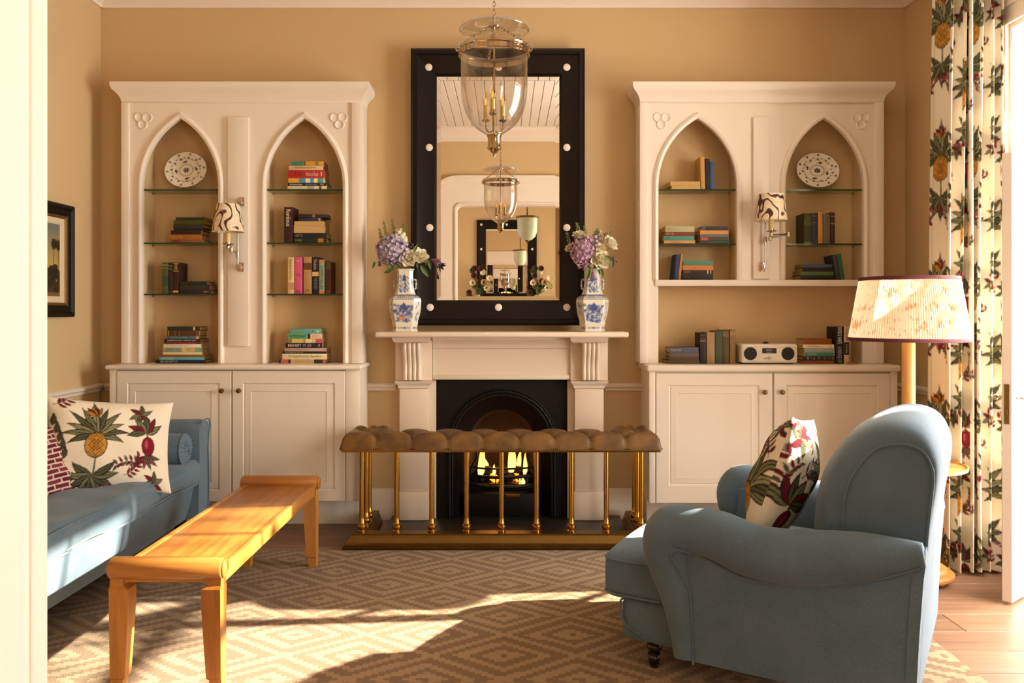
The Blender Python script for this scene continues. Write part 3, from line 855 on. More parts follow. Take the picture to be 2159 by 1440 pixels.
for (x, y) in posts:
    if p0 is None:
        q = MB(); q.lathe([(max(r, .001) * .86, z) for (r, z) in post], 18)
        p0 = q.build('post', BRASS, fe, local=True); o = p0
    else:
        o = p0.copy(); COL.objects.link(o)
    o.location = (x - fe.location.x, y - fe.location.y, 0)
# buttoned seat: one padded height field over a U-shaped plan
SX0, SX1, SYF, SW, SYE = -0.862, 0.80, 4.285, 0.225, 4.695
def sd_u(x, y):
    """distance inside the U (negative outside)"""
    outer = min(x - SX0, SX1 - x, y - SYF, SYE - y)
    inx0, inx1, iny = SX0 + SW, SX1 - SW, SYF + SW
    # distance to the inner void
    dx = max(inx0 - x, x - inx1); dy = iny - y
    if dx <= 0 and dy <= 0: return -min(-dx, -dy)
    inner = math.hypot(max(dx, 0), max(dy, 0)) if (dx > 0 and dy > 0) else max(dx, dy)
    return min(outer, inner)
but = []; seg = []
nx = 9; sp = (SX1 - SX0 - .0) / nx
rowA = SYF + .062; rowB = SYF + .165
A = [(SX0 + sp * (k + .5) + (0 if 0 < k < nx - 1 else 0), rowA) for k in range(nx)]
A = [(SX0 + sp * k, rowA) for k in range(1, nx)]
B = [(SX0 + sp * (k + .5), rowB) for k in range(0, nx)]
but += A + B
for (x, y) in A: seg.append(((x, y), (x, SYF - .02)))
for (x, y) in B: seg.append(((x, y), (x, SYF + SW + .02))) if SX0 + SW < x < SX1 - SW else None
for (x, y) in A:
    for (x2, y2) in B:
        if abs(x - x2) < sp * .6: seg.append(((x, y), (x2, y2)))
for cxw in (SX0 + SW / 2, SX1 - SW / 2):
    L = [(cxw - .05, 4.53), (cxw + .05, 4.53), (cxw, 4.60), (cxw - .05, 4.665), (cxw + .05, 4.665)]
    but += L
    for i, p in enumerate(L):
        for r in L[i + 1:]:
            if math.dist(p, r) < .105 and abs(p[1] - r[1]) > .02: seg.append((p, r))
        if p[0] != cxw: seg.append((p, (p[0] + math.copysign(.09, p[0] - cxw), p[1])))
    for (x2, y2) in B:
        for p in L[:2]:
            if math.dist(p, (x2, y2)) < .15: seg.append((p, (x2, y2)))
sa = np.array([s[0] for s in seg]); sb = np.array([s[1] for s in seg]); ba = np.array(but)
def tuft(x, y):
    p = np.array((x, y)); d = sb - sa
    t = np.clip(((p - sa) * d).sum(1) / (d * d).sum(1), 0, 1)
    ds = np.sqrt((((sa + d * t[:, None]) - p) ** 2).sum(1)).min()
    db = np.sqrt(((ba - p) ** 2).sum(1)).min()
    return (1 - math.exp(-ds / .013)) * .6 + (1 - math.exp(-(db / .032) ** 1.3)) * .4, db
zb_, hm = .536, .088
step = .0105
nxg, nyg = int(round((SX1 - SX0) / step)), int(round((SYE - SYF) / step))
idx = {}; vs = []; fcs = []
def vid(i, j):
    if (i, j) in idx: return idx[(i, j)]
    x, y = SX0 + (SX1 - SX0) * i / nxg, SYF + (SYE - SYF) * j / nyg
    s = max(sd_u(x, y), 0)
    e = math.sqrt(max(0, 1 - (1 - min(s / .05, 1)) ** 2))
    tf, db = tuft(x, y)
    z = zb_ + .012 + (hm - .012) * e * (.40 + .60 * tf)
    bul = .006 * tf * (1 - e)
    idx[(i, j)] = len(vs); vs.append((x, y - (bul if y < SYF + .01 else 0), z)); return idx[(i, j)]
for i in range(nxg):
    for j in range(nyg):
        xc, yc = SX0 + (SX1 - SX0) * (i + .5) / nxg, SYF + (SYE - SYF) * (j + .5) / nyg
        if sd_u(xc, yc) > 0: fcs.append((vid(i, j), vid(i + 1, j), vid(i + 1, j + 1), vid(i, j + 1)))
q = MB(); q.add(vs, fcs)
# close the pad down to its board: skirt and bottom
edge = {}
for f in fcs:
    for k in range(4):
        e = (f[k], f[(k + 1) % 4]); edge[e] = 1
bd = [e for e in edge if (e[1], e[0]) not in edge]
o = len(vs); mp_ = {}
for (a, c) in bd:
    for v in (a, c):
        if v not in mp_: mp_[v] = len(q.v); q.v.append((vs[v][0], vs[v][1], zb_))
    q.f.append((a, c, mp_[c], mp_[a]))
q.build('leather_seat', LEATHER, fe, angle=60)
U = [(SX0, SYE), (SX0, SYF), (SX1, SYF), (SX1, SYE), (SX1 - SW, SYE), (SX1 - SW, SYF + SW), (SX0 + SW, SYF + SW), (SX0 + SW, SYE)]
q = MB(); q.prism([[(x + (.006 if i in (0, 1, 6, 7) else -.006) * (1 if i in (0, 1) else (-1 if i in (6, 7) else 1)), y + (.006 if i in (1, 2) else 0)) for i, (x, y) in enumerate(U)]], 'z', .525, zb_)
q.build('seat_board', BRASSD, fe, smooth=False)
q = MB()
for i in range(168):
    x = SX0 + .005 + (SX1 - SX0 - .01) * i / 167
    q.sphere((x, SYF - .002, zb_ + .007), .0042, 6, 4)
for s in (SX0 - .002, SX1 + .002):
    for i in range(39): q.sphere((s, SYF + .01 + i * .0102, zb_ + .007), .0042, 6, 4)
q.build('nail_heads', paint('nail_brass', '3a2a16', rough=.35, metal=.9), fe, kind='stuff')
for (x, y) in but:
    if sd_u(x, y) > .01:
        tf, db = tuft(x, y); s = sd_u(x, y); e = math.sqrt(max(0, 1 - (1 - min(s / .05, 1)) ** 2))
        MB().sphere((x, y, zb_ + .012 + (hm - .012) * e * .40 + .001), .009, 10, 6, sq=(1, 1, .5)).build('button', LEATHER, fe)
# ------------------------------------------------------------------ drawing prints (colour attributes on real surfaces)
class Canvas:
    """2-D drawing in metres; y up. Colours are linear."""
    def __init__(s, w, h, res, bg):
        s.w, s.h, s.res = w, h, res
        s.W, s.H = int(w * res), int(h * res)
        s.a = np.empty((s.H, s.W, 3), np.float32); s.a[:] = lin(bg) if isinstance(bg, str) else bg
    def poly(s, pts, c, al=1.0):
        c = np.array(lin(c) if isinstance(c, str) else c, np.float32)
        P = np.array(pts, float) * s.res
        x0, y0 = np.floor(P.min(0)).astype(int) - 1; x1, y1 = np.ceil(P.max(0)).astype(int) + 1
        x0, y0, x1, y1 = max(x0, 0), max(y0, 0), min(x1, s.W), min(y1, s.H)
        if x1 <= x0 or y1 <= y0: return
        gx, gy = np.meshgrid(np.arange(x0, x1) + .5, np.arange(y0, y1) + .5)
        ins = np.zeros(gx.shape, bool)
        n = len(P)
        for i in range(n):
            xa, ya = P[i]; xb, yb = P[(i + 1) % n]
            if ya == yb: continue
            ins ^= ((gy < ya) != (gy < yb)) & (gx < (xb - xa) * (gy - ya) / (yb - ya) + xa)
        sub = s.a[y0:y1, x0:x1]
        sub[ins] = sub[ins] * (1 - al) + c * al
    def ell(s, x, y, rx, ry, c, rot=0, al=1.0, n=20):
        ca, sa_ = math.cos(rot), math.sin(rot)
        s.poly([(x + rx * math.cos(t) * ca - ry * math.sin(t) * sa_, y + rx * math.cos(t) * sa_ + ry * math.sin(t) * ca) for t in [2 * PI * k / n for k in range(n)]], c, al)
    def line(s, pts, w, c, al=1.0):
        for (a, b) in zip(pts, pts[1:]):
            dx, dy = b[0] - a[0], b[1] - a[1]; L = math.hypot(dx, dy) or 1e-6
            nx_, ny_ = -dy / L * w / 2, dx / L * w / 2
            s.poly([(a[0] + nx_, a[1] + ny_), (b[0] + nx_, b[1] + ny_), (b[0] - nx_, b[1] - ny_), (a[0] - nx_, a[1] - ny_)], c, al)
    def leaf(s, x, y, ang, L, w, c, out='2e2822', bend=0.25, vein=True):
        def pts(wd, l):
            A, B = [], []
            for i in range(9):
                t = i / 8; r = wd * math.sin(PI * t ** .8) / 2
                a = ang + bend * t
                px, py = x + l * t * math.cos(a), y + l * t * math.sin(a)
                A.append((px - r * math.sin(a), py + r * math.cos(a))); B.append((px + r * math.sin(a), py - r * math.cos(a)))
            return A + B[::-1]
        s.poly(pts(w * 1.35 + .002, L * 1.03), out)
        s.poly(pts(w, L * .97), c)
        if vein:
            s.line([(x + L * t * math.cos(ang + bend * t), y + L * t * math.sin(ang + bend * t)) for t in (0.05, .35, .65, .9)], max(.0012, w * .12), out)
    def sample(s, S, T):
        i = np.clip((np.asarray(S) * s.res).astype(int), 0, s.W - 1); j = np.clip((np.asarray(T) * s.res).astype(int), 0, s.H - 1)
        return s.a[j, i]
    def soften(s, k=1):
        for _ in range(k):
            p = np.pad(s.a, ((1, 1), (1, 1), (0, 0)), 'edge')
            s.a = (p[:-2, 1:-1] + p[2:, 1:-1] + p[1:-1, :-2] + p[1:-1, 2:] + 2 * p[1:-1, 1:-1]) / 6
        return s

OLIVE, OLIVED, BURG, OCHRE, INK = '7c7a58', '5a5a40', '7a1c2c', 'c08a3c', '2f2720'
rg = random.Random(11)
def pineapple(c, x, y, s):
    for i in range(11):                       # crown
        a = PI / 2 + (i - 5) * .27
        c.leaf(x, y + .035 * s, a, (.15 - .035 * abs(i - 5) / 5) * s * (1 + .12 * (i % 2)), .022 * s, [OLIVE, OLIVED, '94906a'][i % 3], bend=(5 - i) * -.09)
    for i in range(5):
        c.leaf(x, y + .13 * s, PI / 2 + (i - 2) * .4, .05 * s, .015 * s, BURG if i % 2 else OCHRE)
    for i in range(9):                        # bottom leaves
        a = -PI / 2 + (i - 4) * .42
        c.leaf(x, y - .12 * s, a + PI * (0 if abs(i - 4) < 2 else 0), .10 * s, .024 * s, [OLIVED, OLIVE][i % 2], bend=(i - 4) * .12)
    c.line([(x, y - .05 * s), (x + .004, y - .13 * s)], .007 * s, OLIVED)
    c.ell(x, y, .046 * s, .056 * s, INK); c.ell(x, y, .042 * s, .052 * s, OCHRE)
    for k in range(-5, 6):
        for sg in (-1, 1):
            P = [(x + .0145 * s * k + sg * .05 * s * t, y + .05 * s * t) for t in (-1, -.5, 0, .5, 1)]
            P = [p for p in P if ((p[0] - x) / (.042 * s)) ** 2 + ((p[1] - y) / (.052 * s)) ** 2 < 1.02]
            if len(P) > 1: c.line(P, .0032 * s, '6b4218')
    for i in range(12):                       # burgundy blossom under it
        c.ell(x + rg.uniform(-.10, .10) * s, y - (.165 + rg.uniform(0, .03)) * s, .012 * s, .007 * s, BURG if i % 3 else '9c5a5c', rg.uniform(0, 3))
def fruit(c, x, y, s, flip=1):
    c.line([(x, y + .03 * s), (x + .01 * flip * s, y + .06 * s), (x + .03 * flip * s, y + .075 * s)], .006 * s, INK)
    for i in range(6): c.leaf(x + .01 * flip * s, y + .05 * s, .3 + i * .55, .075 * s, .021 * s, [OLIVE, BURG, OLIVED][i % 3])
    for i in range(5): c.leaf(x, y - .035 * s, -.4 - i * .55, .055 * s, .012 * s, [OLIVED, '8b4a4c'][i % 2])
    c.ell(x, y, .028 * s, .038 * s, INK); c.ell(x, y, .025 * s, .035 * s, BURG); c.ell(x - .007 * s, y + .006 * s, .006 * s, .018 * s, 'a8505a')
def sprig(c, x, y, s, a0=0.6, col=OLIVED):
    P = [(x + s * .12 * t * math.cos(a0 + .7 * t), y + s * .12 * t * math.sin(a0 + .7 * t)) for t in [k / 6 for k in range(7)]]
    c.line(P, .003 * s, INK)
    for i, (px, py) in enumerate(P[1:]):
        for sg in (-1, 1): c.leaf(px, py, a0 + .7 * i / 6 + sg * .9, .036 * s, .009 * s, col if i % 2 else BURG, vein=False)
def star_leaf(c, x, y, s):
    for i in range(6): c.leaf(x, y, i * 1.05 + .2, .06 * s, .018 * s, [OLIVE, OLIVED, BURG][i % 3])

CREAM = 'eaddc6'
def toile(w, h, res, dx=0, dy=0, tx=.36, ty=.60):
    c = Canvas(w, h, res, CREAM)
    for i in range(-1, int(w / tx) + 2):
        for j in range(-1, int(h / ty) + 2):
            x, y = dx + i * tx, dy + j * ty + (ty / 2 if i % 2 else 0)
            sprig(c, x + .14, y - .06, 1.0, .4); sprig(c, x - .12, y + .26, .9, 2.2)
            star_leaf(c, x + .15, y + .13, 1.0)
            fruit(c, x + .17, y + .30, 1.15, 1 if i % 2 else -1)
            sprig(c, x + .05, y + .34, .8, 1.3, OLIVE)
            star_leaf(c, x - .10, y - .24, .8)
            pineapple(c, x, y, 1.15)
    return c.soften(1)

def surface(name, P, cols, mat, parent=None, wrap=False, local=False, base=None, smooth=True, closed_first=None):
    """grid surface P (rows, columns, 3) with a colour per vertex"""
    P = np.asarray(P, float); R, C = P.shape[:2]
    V = P.reshape(-1, 3)
    me = bpy.data.meshes.new(name); o = bpy.data.objects.new(name, me)
    if parent is not None:
        o.parent = parent
        if not local:
            Mi = np.array(root_matrix(parent).inverted()); V = V @ Mi[:3, :3].T + Mi[:3, 3]
    elif base is not None:
        o.location = base; V = V - np.array(base)
    i, j = np.meshgrid(np.arange(R - 1), np.arange(C if wrap else C - 1), indexing='ij')
    a = i * C + j; b_ = i * C + (j + 1) % C; c_ = (i + 1) * C + (j + 1) % C; d = (i + 1) * C + j
    Fq = np.stack([a, b_, c_, d], -1).reshape(-1, 4)
    me.vertices.add(len(V)); me.vertices.foreach_set('co', V.astype(np.float32).ravel())
    me.loops.add(Fq.size); me.loops.foreach_set('vertex_index', Fq.astype(np.int32).ravel())
    me.polygons.add(len(Fq)); me.polygons.foreach_set('loop_start', np.arange(0, Fq.size, 4, dtype=np.int32))
    me.update(calc_edges=True); me.validate()
    if smooth: me.polygons.foreach_set('use_smooth', np.ones(len(me.polygons), bool))
    at = me.color_attributes.new('print', 'FLOAT_COLOR', 'POINT')
    rgba = np.ones((len(V), 4), np.float32); rgba[:, :3] = np.asarray(cols, np.float32).reshape(-1, 3)
    at.data.foreach_set('color', rgba.ravel())
    me.materials.append(mat); me.update()
    COL.objects.link(o)
    return o

TOILE = printed('toile_print', rough=0.9, weave=0.2, spec=0.1)
CHINA = printed('glazed_china', rough=0.25, spec=0.5, coat=0.6)

def pillow(name, label, loc, M, w, h, t, canvas, canvas_back, mat=TOILE, n=150, cc=.085, puff=.5, seed=1):
    """square cushion: two painted faces meeting in a seam; M orients local x (width) y (height) z (front)"""
    root = thing(name, label, 'cushion', loc)
    u = np.linspace(-1, 1, n); U_, V_ = np.meshgrid(u, u)
    def face(sg):
        x = U_ * w / 2 * (1 - cc * (1 - V_ ** 2)); y = V_ * h / 2 * (1 - cc * (1 - U_ ** 2))
        z = t / 2 * ((1 - U_ ** 2) * (1 - V_ ** 2)) ** puff
        wr = (.006 * np.sin(7 * U_ + 3 * V_ + seed) * np.sin(5 * V_ - 2 * U_) + .004 * np.sin(13 * U_ * V_ + seed)) * (1 - np.abs(U_) ** 4) * (1 - np.abs(V_) ** 4)
        cr = .012 * np.exp(-((np.abs(U_) - 1) ** 2 + (np.abs(V_) - 1) ** 2) / .08)
        z = (z + wr) * sg - cr * 0
        return np.stack([x, y, z], -1)
    R3 = np.array(M.to_3x3())
    for sg, cv in ((1, canvas), (-1, canvas_back)):
        P = face(sg) @ R3.T + np.array(loc)
        S = (U_ + 1) / 2 * cv.w; T_ = (V_ + 1) / 2 * cv.h
        if sg < 0: P = P[:, ::-1]; 
        cols = cv.sample(S[:, ::-1] if sg < 0 else S, T_)
        surface('front_cover' if sg > 0 else 'back_cover', P, cols, mat, root)
    return root
# ------------------------------------------------------------------ mirror over the mantel
MIRROR = paint('mirror_silver', (0.93, 0.90, 0.86), rough=0.0, metal=1.0, vary=0.0)
def framed_mirror(name, label, d, s, x0, x1, z0, z1, gx0, gx1, gz0, gz1, dots):
    """d: y of the glass; s: -1 faces -y, +1 faces +y"""
    root = thing(name, label, 'mirror', ((x0 + x1) / 2, d, z0))
    prof = [(0, 0), (0, .032), (.10, .045), (.22, .046), (.26, .038), (.36, .034), (.92, .026), (1, .012), (1, 0.0)]
    oc = [(x0, z0), (x1, z0), (x1, z1), (x0, z1)]; ic = [(gx0, gz0), (gx1, gz0), (gx1, gz1), (gx0, gz1)]
    # four mitred rails
    for k in range(4):
        rings = []
        for e in (k, (k + 1) % 4):
            rings.append([(oc[e][0] + (ic[e][0] - oc[e][0]) * t, d + s * h, oc[e][1] + (ic[e][1] - oc[e][1]) * t) for (t, h) in prof])
        MB().loft(rings).build('frame_rail', EBONY, root, angle=25)
    q = MB(); q.box(gx0 - .004, gx1 + .004, d - .003 if s > 0 else d - .006, d + .006 if s > 0 else d + .003, gz0 - .004, gz1 + .004)
    gl = q.build('mirror_glass', MIRROR, root, smooth=False)
    # bevelled border of the glass
    bv = .024; y1 = d + s * .0065
    for k in range(4):
        a, c = ic[k], ic[(k + 1) % 4]
        def inn(p): return (p[0] + (bv if p[0] == gx0 else -bv), p[1] + (bv if p[1] == gz0 else -bv))
        ai, ci = inn(a), inn(c)
        MB().add([(a[0], y1, a[1]), (c[0], y1, c[1]), (ci[0], y1 + s * .0018, ci[1]), (ai[0], y1 + s * .0018, ai[1])], [(0, 1, 2, 3)]).build('glass_bevel', MIRROR, gl, smooth=False, recalc=False)
    for (x, z) in dots:
        MB().lathe([(.021, s * .026 + d), (.021, s * .0335 + d), (.017, s * .0362 + d), (.004, s * .037 + d)], 24, (x, 0, z), 'y').build('bone_stud', BONE, root)
    return root
MD = 4.935
X = lambda p: XP(p, MD - .03); Z = lambda p: ZP(p, MD - .03)
dots = [(904, 142), (1051, 142), (1195, 142), (905, 311), (1195, 311), (906, 480), (1195, 480), (907, 648), (1051, 648), (1195, 648)]
framed_mirror('wall_mirror', 'tall dark framed mirror with white round studs above the mantelpiece', MD, -1, X(866), X(1233), Z(686), Z(102), X(920), X(1180), Z(633), Z(159), [(X(a), Z(b_)) for a, b_ in dots])

# hall behind: second studded mirror seen in the first one
hz = .95
framed_mirror('hall_mirror', 'second dark studded mirror hanging on the far hall wall, seen reflected', YH + .01, 1, -.53, .52, 1.42, 2.86, -.37, .36, 1.58, 2.70, [(sx, sz) for sx in (-.45, -.005, .44) for sz in (1.5, 2.78)] + [(sx, sz) for sx in (-.45, .44) for sz in (1.92, 2.35)])
q = MB(); q.box(-1.0, 1.0, YH + .001, YH + .25, 1.30, 1.36, b=.01)
tag(q.build('hall_mantel_shelf', WHITE2, None, base=(0, YH + .1, 1.30)), 'white hall mantel shelf below the second mirror', 'shelf')

# ------------------------------------------------------------------ vases and flowers
def vase(label, px):
    d = 4.79; cx_ = XP(px, d); s = d / F
    root = thing('porcelain_vase', label, 'vase', (cx_, d, zs1))
    # profile: (py, half width px)
    prof = [(697, 27), (694, 26.5), (690, 25), (683, 26.5), (680, 27.5), (676, 27), (668, 29.5), (655, 32.5), (640, 34), (632, 34), (629, 33.5), (627, 33), (623, 28), (619, 23), (612, 20), (602, 18), (590, 17.2), (578, 17), (570, 17.5), (567, 19.5), (565.5, 20)]
    prof = smooth_path([(float(a), float(b_)) for a, b_ in prof], 5)
    hx = [(.64, -.78), (1, 0), (.64, .78), (-.64, .78), (-1, 0), (-.64, -.78)]   # six-sided plan, a flat side to the room
    per = []
    NS = 26
    order = [5, 0, 1, 2, 3, 4]
    for k in range(6):
        a, c = hx[order[k]], hx[order[(k + 1) % 6]]
        for i in range(NS): per.append((a[0] + (c[0] - a[0]) * i / NS, a[1] + (c[1] - a[1]) * i / NS))
    # canvas: perimeter in 6 unit panels, height in px
    cv = Canvas(6.0, 132.0 / 60, 60, 'e6e0d0')
    BL, BD, BM = '3c5590', '22356a', '6f86b4'
    r2 = random.Random(px)
    def Y(py): return (698 - py) / 60
    for k in range(6):
        wide = 1.0
        cxk = k + .5
        pw = .86
        for (lo, hi, dens) in ((636, 672, 47), (576, 610, 29)):
            if k not in (0, 2, 4, 1, 5, 3): continue
            if k in (0, 3):
                cv.line([(cxk - .43, Y(hi) - .0), (cxk + .43, Y(hi))], .02, 'c9cfd6')
                for i in range(dens):
                    px_ = cxk - .42 + .84 * ((i * 5) % dens) / dens; py_ = Y(lo + 5 + (hi - lo) * ((i * 11) % dens) / dens); sz = r2.uniform(.04, .10)
                    for j in range(4): cv.ell(px_ + r2.uniform(-.08, .08), py_ + r2.uniform(-.03, .03), sz * r2.uniform(.5, 1.2), sz * .32, [BL, BD, BM][j % 3], al=.9)
                cv.poly([(cxk - .22, Y(lo + 14)), (cxk - .1, Y(lo + 4)), (cxk + .02, Y(lo)), (cxk + .13, Y(lo + 5)), (cxk + .22, Y(lo + 14))], BL)
                for i in range(4): cv.line([(cxk - .4, Y(hi - 6 * i)), (cxk + .4 - .2 * i, Y(hi - 6 * i))], .014, 'dfe2e0')
            else:
                for i in range(7):
                    px_ = cxk + r2.uniform(-.2, .2); py_ = Y(r2.uniform(lo, hi))
                    cv.ell(px_, py_, .10, .03, [BL, BD][i % 2], r2.uniform(-1, 1)); cv.ell(px_ + .06, py_ + .05, .05, .025, BM)
        for i in range(9):                    # lattice band on the shoulder, scrolls at the foot
            xx = k + .06 + i * .11
            cv.line([(xx, Y(628)), (xx + .08, Y(621))], .022, BD); cv.line([(xx + .08, Y(628)), (xx, Y(621))], .022, BD)
        cv.line([(k, Y(629.5)), (k + 1, Y(629.5))], .02, BD); cv.line([(k, Y(620)), (k + 1, Y(620))], .02, BD)
        for i in range(8): cv.ell(k + .15 + i * .1, Y(689), .035, .03 + .02 * (i == 4), BD)
        cv.line([(k, Y(682)), (k + 1, Y(682))], .015, 'b9b6a8')
        if px < 1000 and k == 0:
            for i in range(8): cv.ell(cxk - .1 + r2.uniform(-.1, .1), Y(668) + r2.uniform(-.06, .06), .04, .03, 'd0683c')
    cv.soften(1)
    P = np.zeros((len(prof), len(per), 3)); S = np.zeros(P.shape[:2]); T_ = np.zeros_like(S)
    for i, (py, hw) in enumerate(prof):
        for j, (a, c) in enumerate(per):
            P[i, j] = (cx_ + a * hw * s, d + c * hw * s, zs1 + .0006 + (697 - py) * s); S[i, j] = j / NS; T_[i, j] = Y(py)
    surface('body', P, cv.sample(S, T_), CHINA, root, wrap=True)
    inn = []
    for (py, hw) in ((565.5, 20), (565.8, 17.5), (575, 14.5), (600, 14.5)):
        inn.append([(cx_ + a * hw * s, d + c * hw * s, zs1 + .0006 + (697 - py) * s) for (a, c) in hx])
    MB().loft(inn, caps=True).build('neck_lining', paint('china_white', 'e6e0d0', rough=.25), root, angle=20, recalc=False)
    MB().prism([[(cx_ + a * 26 * s, d + c * 26 * s) for (a, c) in hx]], 'z', zs1 + .0005, zs1 + .004).build('foot', MATS['china_white'], root, smooth=False)
    HB = paint('china_blue_check', '2c3f74', rough=.3, c2='dcd6c8', scale=130, detail=0)
    for sg in (-1, 1):
        z0_, z1_ = zs1 + (697 - 606) * s, zs1 + (697 - 588) * s
        xa = cx_ + sg * 17.6 * s; xb = cx_ + sg * 22.5 * s
        MB().tube(smooth_path([(xa, d, z1_), (xb, d, z1_), (xb, d, z0_), (xa - sg * .001, d, z0_)], 4), 0.0052, 7).build('handle', HB, root)
    return cx_, d, zs1 + (697 - 566) * s
VL = vase('six-sided blue and white vase holding the lavender hydrangea', 854)
VR = vase('six-sided blue and white vase holding the pink hydrangea', 1249)

PETAL = {}
def pm_(c, c2=None):
    k = 'petal_' + c
    return paint(k, c, rough=.65, vary=.14, scale=40, c2=c2, sheen=.2)
def stem_to(root, v, p, mat=STEM, r=.0022):
    vx, vy, vz = v
    pts = smooth_path([(vx + (p[0] - vx) * .12, vy + (p[1] - vy) * .12, vz - .05), (vx + (p[0] - vx) * .3, vy + (p[1] - vy) * .3, vz + .004), (p[0] * .6 + vx * .4, p[1] * .6 + vy * .4, vz + (p[2] - vz) * .45 + .008), p], 4)
    MB().tube(pts, r, 6).build('stem', mat, root)
def petal_pts(q, M, L, w, cup=.3, n=5):
    rows = []
    for i in range(n):
        t = i / (n - 1); ww = w * math.sin(PI * min(.98, .12 + .8 * t) ** .9) / 2
        rows.append([(x * ww, L * t, cup * L * (t * t * .6) + abs(x) ** 2 * ww * .5 - .0 * t) for x in (-1, -.5, 0, .5, 1)])
    q.loft(rows, caps=False, wrap=False, M=M)
def V3(px, py, d): return (XP(px, d), d, ZP(py, d))
def facing(p, tilt=0, yaw=0):
    """matrix: local z points to the room (-y) with tilt"""
    return Matrix.Translation(p) @ Matrix.Rotation(yaw, 4, 'Z') @ Matrix.Rotation(PI / 2 - tilt, 4, 'X')
def hydrangea(label, v, px, py, d, r, rz, c, c2):
    p = V3(px, py, d); root = thing('hydrangea', label, 'flower', p)
    q = MB(); rr = random.Random(px)
    N_ = 95
    for i in range(N_):
        z = 1 - 2 * (i + .5) / N_; a = i * 2.39996; rad = math.sqrt(1 - z * z)
        n = Vector((rad * math.cos(a), rad * math.sin(a), z))
        pos = Vector(p) + Vector((n.x * r, n.y * r * .85, n.z * rz)) * rr.uniform(.84, 1.08)
        M = Matrix.Translation(pos) @ n.to_track_quat('Z', 'Y').to_matrix().to_4x4() @ Matrix.Rotation(rr.uniform(0, 2), 4, 'Z')
        for k in range(4):
            petal_pts(q, M @ Matrix.Rotation(k * PI / 2 + rr.uniform(-.2, .2), 4, 'Z') @ Matrix.Rotation(rr.uniform(-.1, .9), 4, 'X'), r * rr.uniform(.22, .34), r * rr.uniform(.24, .34), .3, 4)
    q.build('florets', pm_(c, c2), root, recalc=False, kind='stuff')
    MB().sphere(p, r * .88, 14, 10, sq=(1, .85, rz / r)).build('flower_core', pm_(c), root)
    stem_to(root, v, (p[0], p[1], p[2] - rz * .8), r=.004)
def rose(label, v, px, py, d, r, c, tilt=.2, yaw=0, group=None):
    p = V3(px, py, d); root = thing('rose', label, 'flower', p, group=group)
    q = MB(); M0 = facing(p, tilt, yaw)
    for ring, (n, L, op) in enumerate(((3, .5, 1.35), (5, .72, 1.05), (6, .92, .7), (7, 1.08, .32))):
        for k in range(n):
            M = M0 @ Matrix.Rotation(2 * PI * (k + ring * .37) / n, 4, 'Z') @ Matrix.Translation((0, r * .05 * ring, -r * .10 * ring)) @ Matrix.Rotation(op, 4, 'X')
            petal_pts(q, M, r * L, r * 1.05, .35, 5)
    q.build('petals', pm_(c), root, recalc=False)
    MB().sphere(p, r * .34, 10, 7).build('heart', pm_('e3b867'), root)
    stem_to(root, v, (p[0], p[1] + r * .3, p[2] - r * .3))
def spike(label, v, px, py, py2, d, c, group, n=15, rs=.0056):
    a, b_ = V3(px[0], py, d), V3(px[1], py2, d); root = thing('bud_spike', label, 'flower', b_, group=group)
    rr = random.Random(px[0]); q = MB()
    for i in range(n):
        t = i / (n - 1); r = rs * (1.1 - .45 * t)
        an = i * 2.4; cx_, cz_ = a[0] + (b_[0] - a[0]) * t, a[2] + (b_[2] - a[2]) * t
        q.sphere((cx_ + math.cos(an) * r * 1.5, d + math.sin(an) * r * 1.5, cz_), r, 7, 5)
    q.build('buds', paint('buds_' + c, c, rough=.6, vary=.2, scale=60), root)
    MB().tube([a, b_], .0018, 6).build('stalk', STEM, root)
    stem_to(root, v, a)
def clematis(label, v, px, py, d, L, down, c='7d4a78'):
    p = V3(px, py, d); root = thing('clematis', label, 'flower', p)
    q = MB()
    ax = Vector(down).normalized()
    M0 = Matrix.Translation(p) @ ax.to_track_quat('Z', 'Y').to_matrix().to_4x4()
    for k in range(5):
        petal_pts(q, M0 @ Matrix.Rotation(k * 1.2566, 4, 'Z') @ Matrix.Rotation(1.05, 4, 'X'), L, L * .42, .2, 5)
    q.build('petals', pm_(c), root, recalc=False)
    stem_to(root, v, p, r=.0014)
def spray(label, v, leaves, d):
    """a leafy sprig: stem and several big leaves"""
    p = V3(leaves[0][0], leaves[0][1], d); root = thing('leaf_sprig', label, 'leaf', p)
    for (px, py, ang, L) in leaves:
        a = V3(px, py, d)
        M = Matrix.Translation(a) @ Matrix.Rotation(ang, 4, 'Y') @ Matrix.Rotation(PI / 2, 4, 'X') @ Matrix.Rotation(-PI / 2, 4, 'Z')
        q = MB(); petal_pts(q, M, L, L * .38, -.25, 7); q.build('leaf', GREEN, root, recalc=False)
        stem_to(root, v, a, r=.0013)
D = 4.775
hydrangea('large lavender hydrangea head in the vase', VL, 826, 527, D - .02, .077, .074, 'a796b2', 'd2c2d2')
rose('open cream rose beside the lavender hydrangea, facing the room', VL, 862, 545, D - .035, .052, 'f8ead2', .25)
rose('fuller cream rose tucked behind the open rose', VL, 884, 541, D + .0, .052, 'f8ecd0', .5, .5)
spike('white stock blossom spike above the lavender hydrangea', VL, (848, 842), 515, 484, D + .02, 'e9e2c0', 'white stock', 20, .017)
for (a, y0, y1) in (((805, 800), 508, 482), ((816, 809), 503, 467), ((832, 827), 492, 463), ((848, 852), 488, 472)):
    spike('slim green bud spike standing above the lavender hydrangea', VL, a, y0, y1, D + .01, '75773a', 'green spikes in the lavender bouquet')
spike('small dark bud between hydrangea and dark mirror frame', VL, (864, 866), 526, 512, D + .01, '3f2a22', None, 8, .012)
clematis('drooping purple clematis at the wall end of the lavender bouquet', VL, 799, 550, D - .02, .034, (.2, -.2, -1))
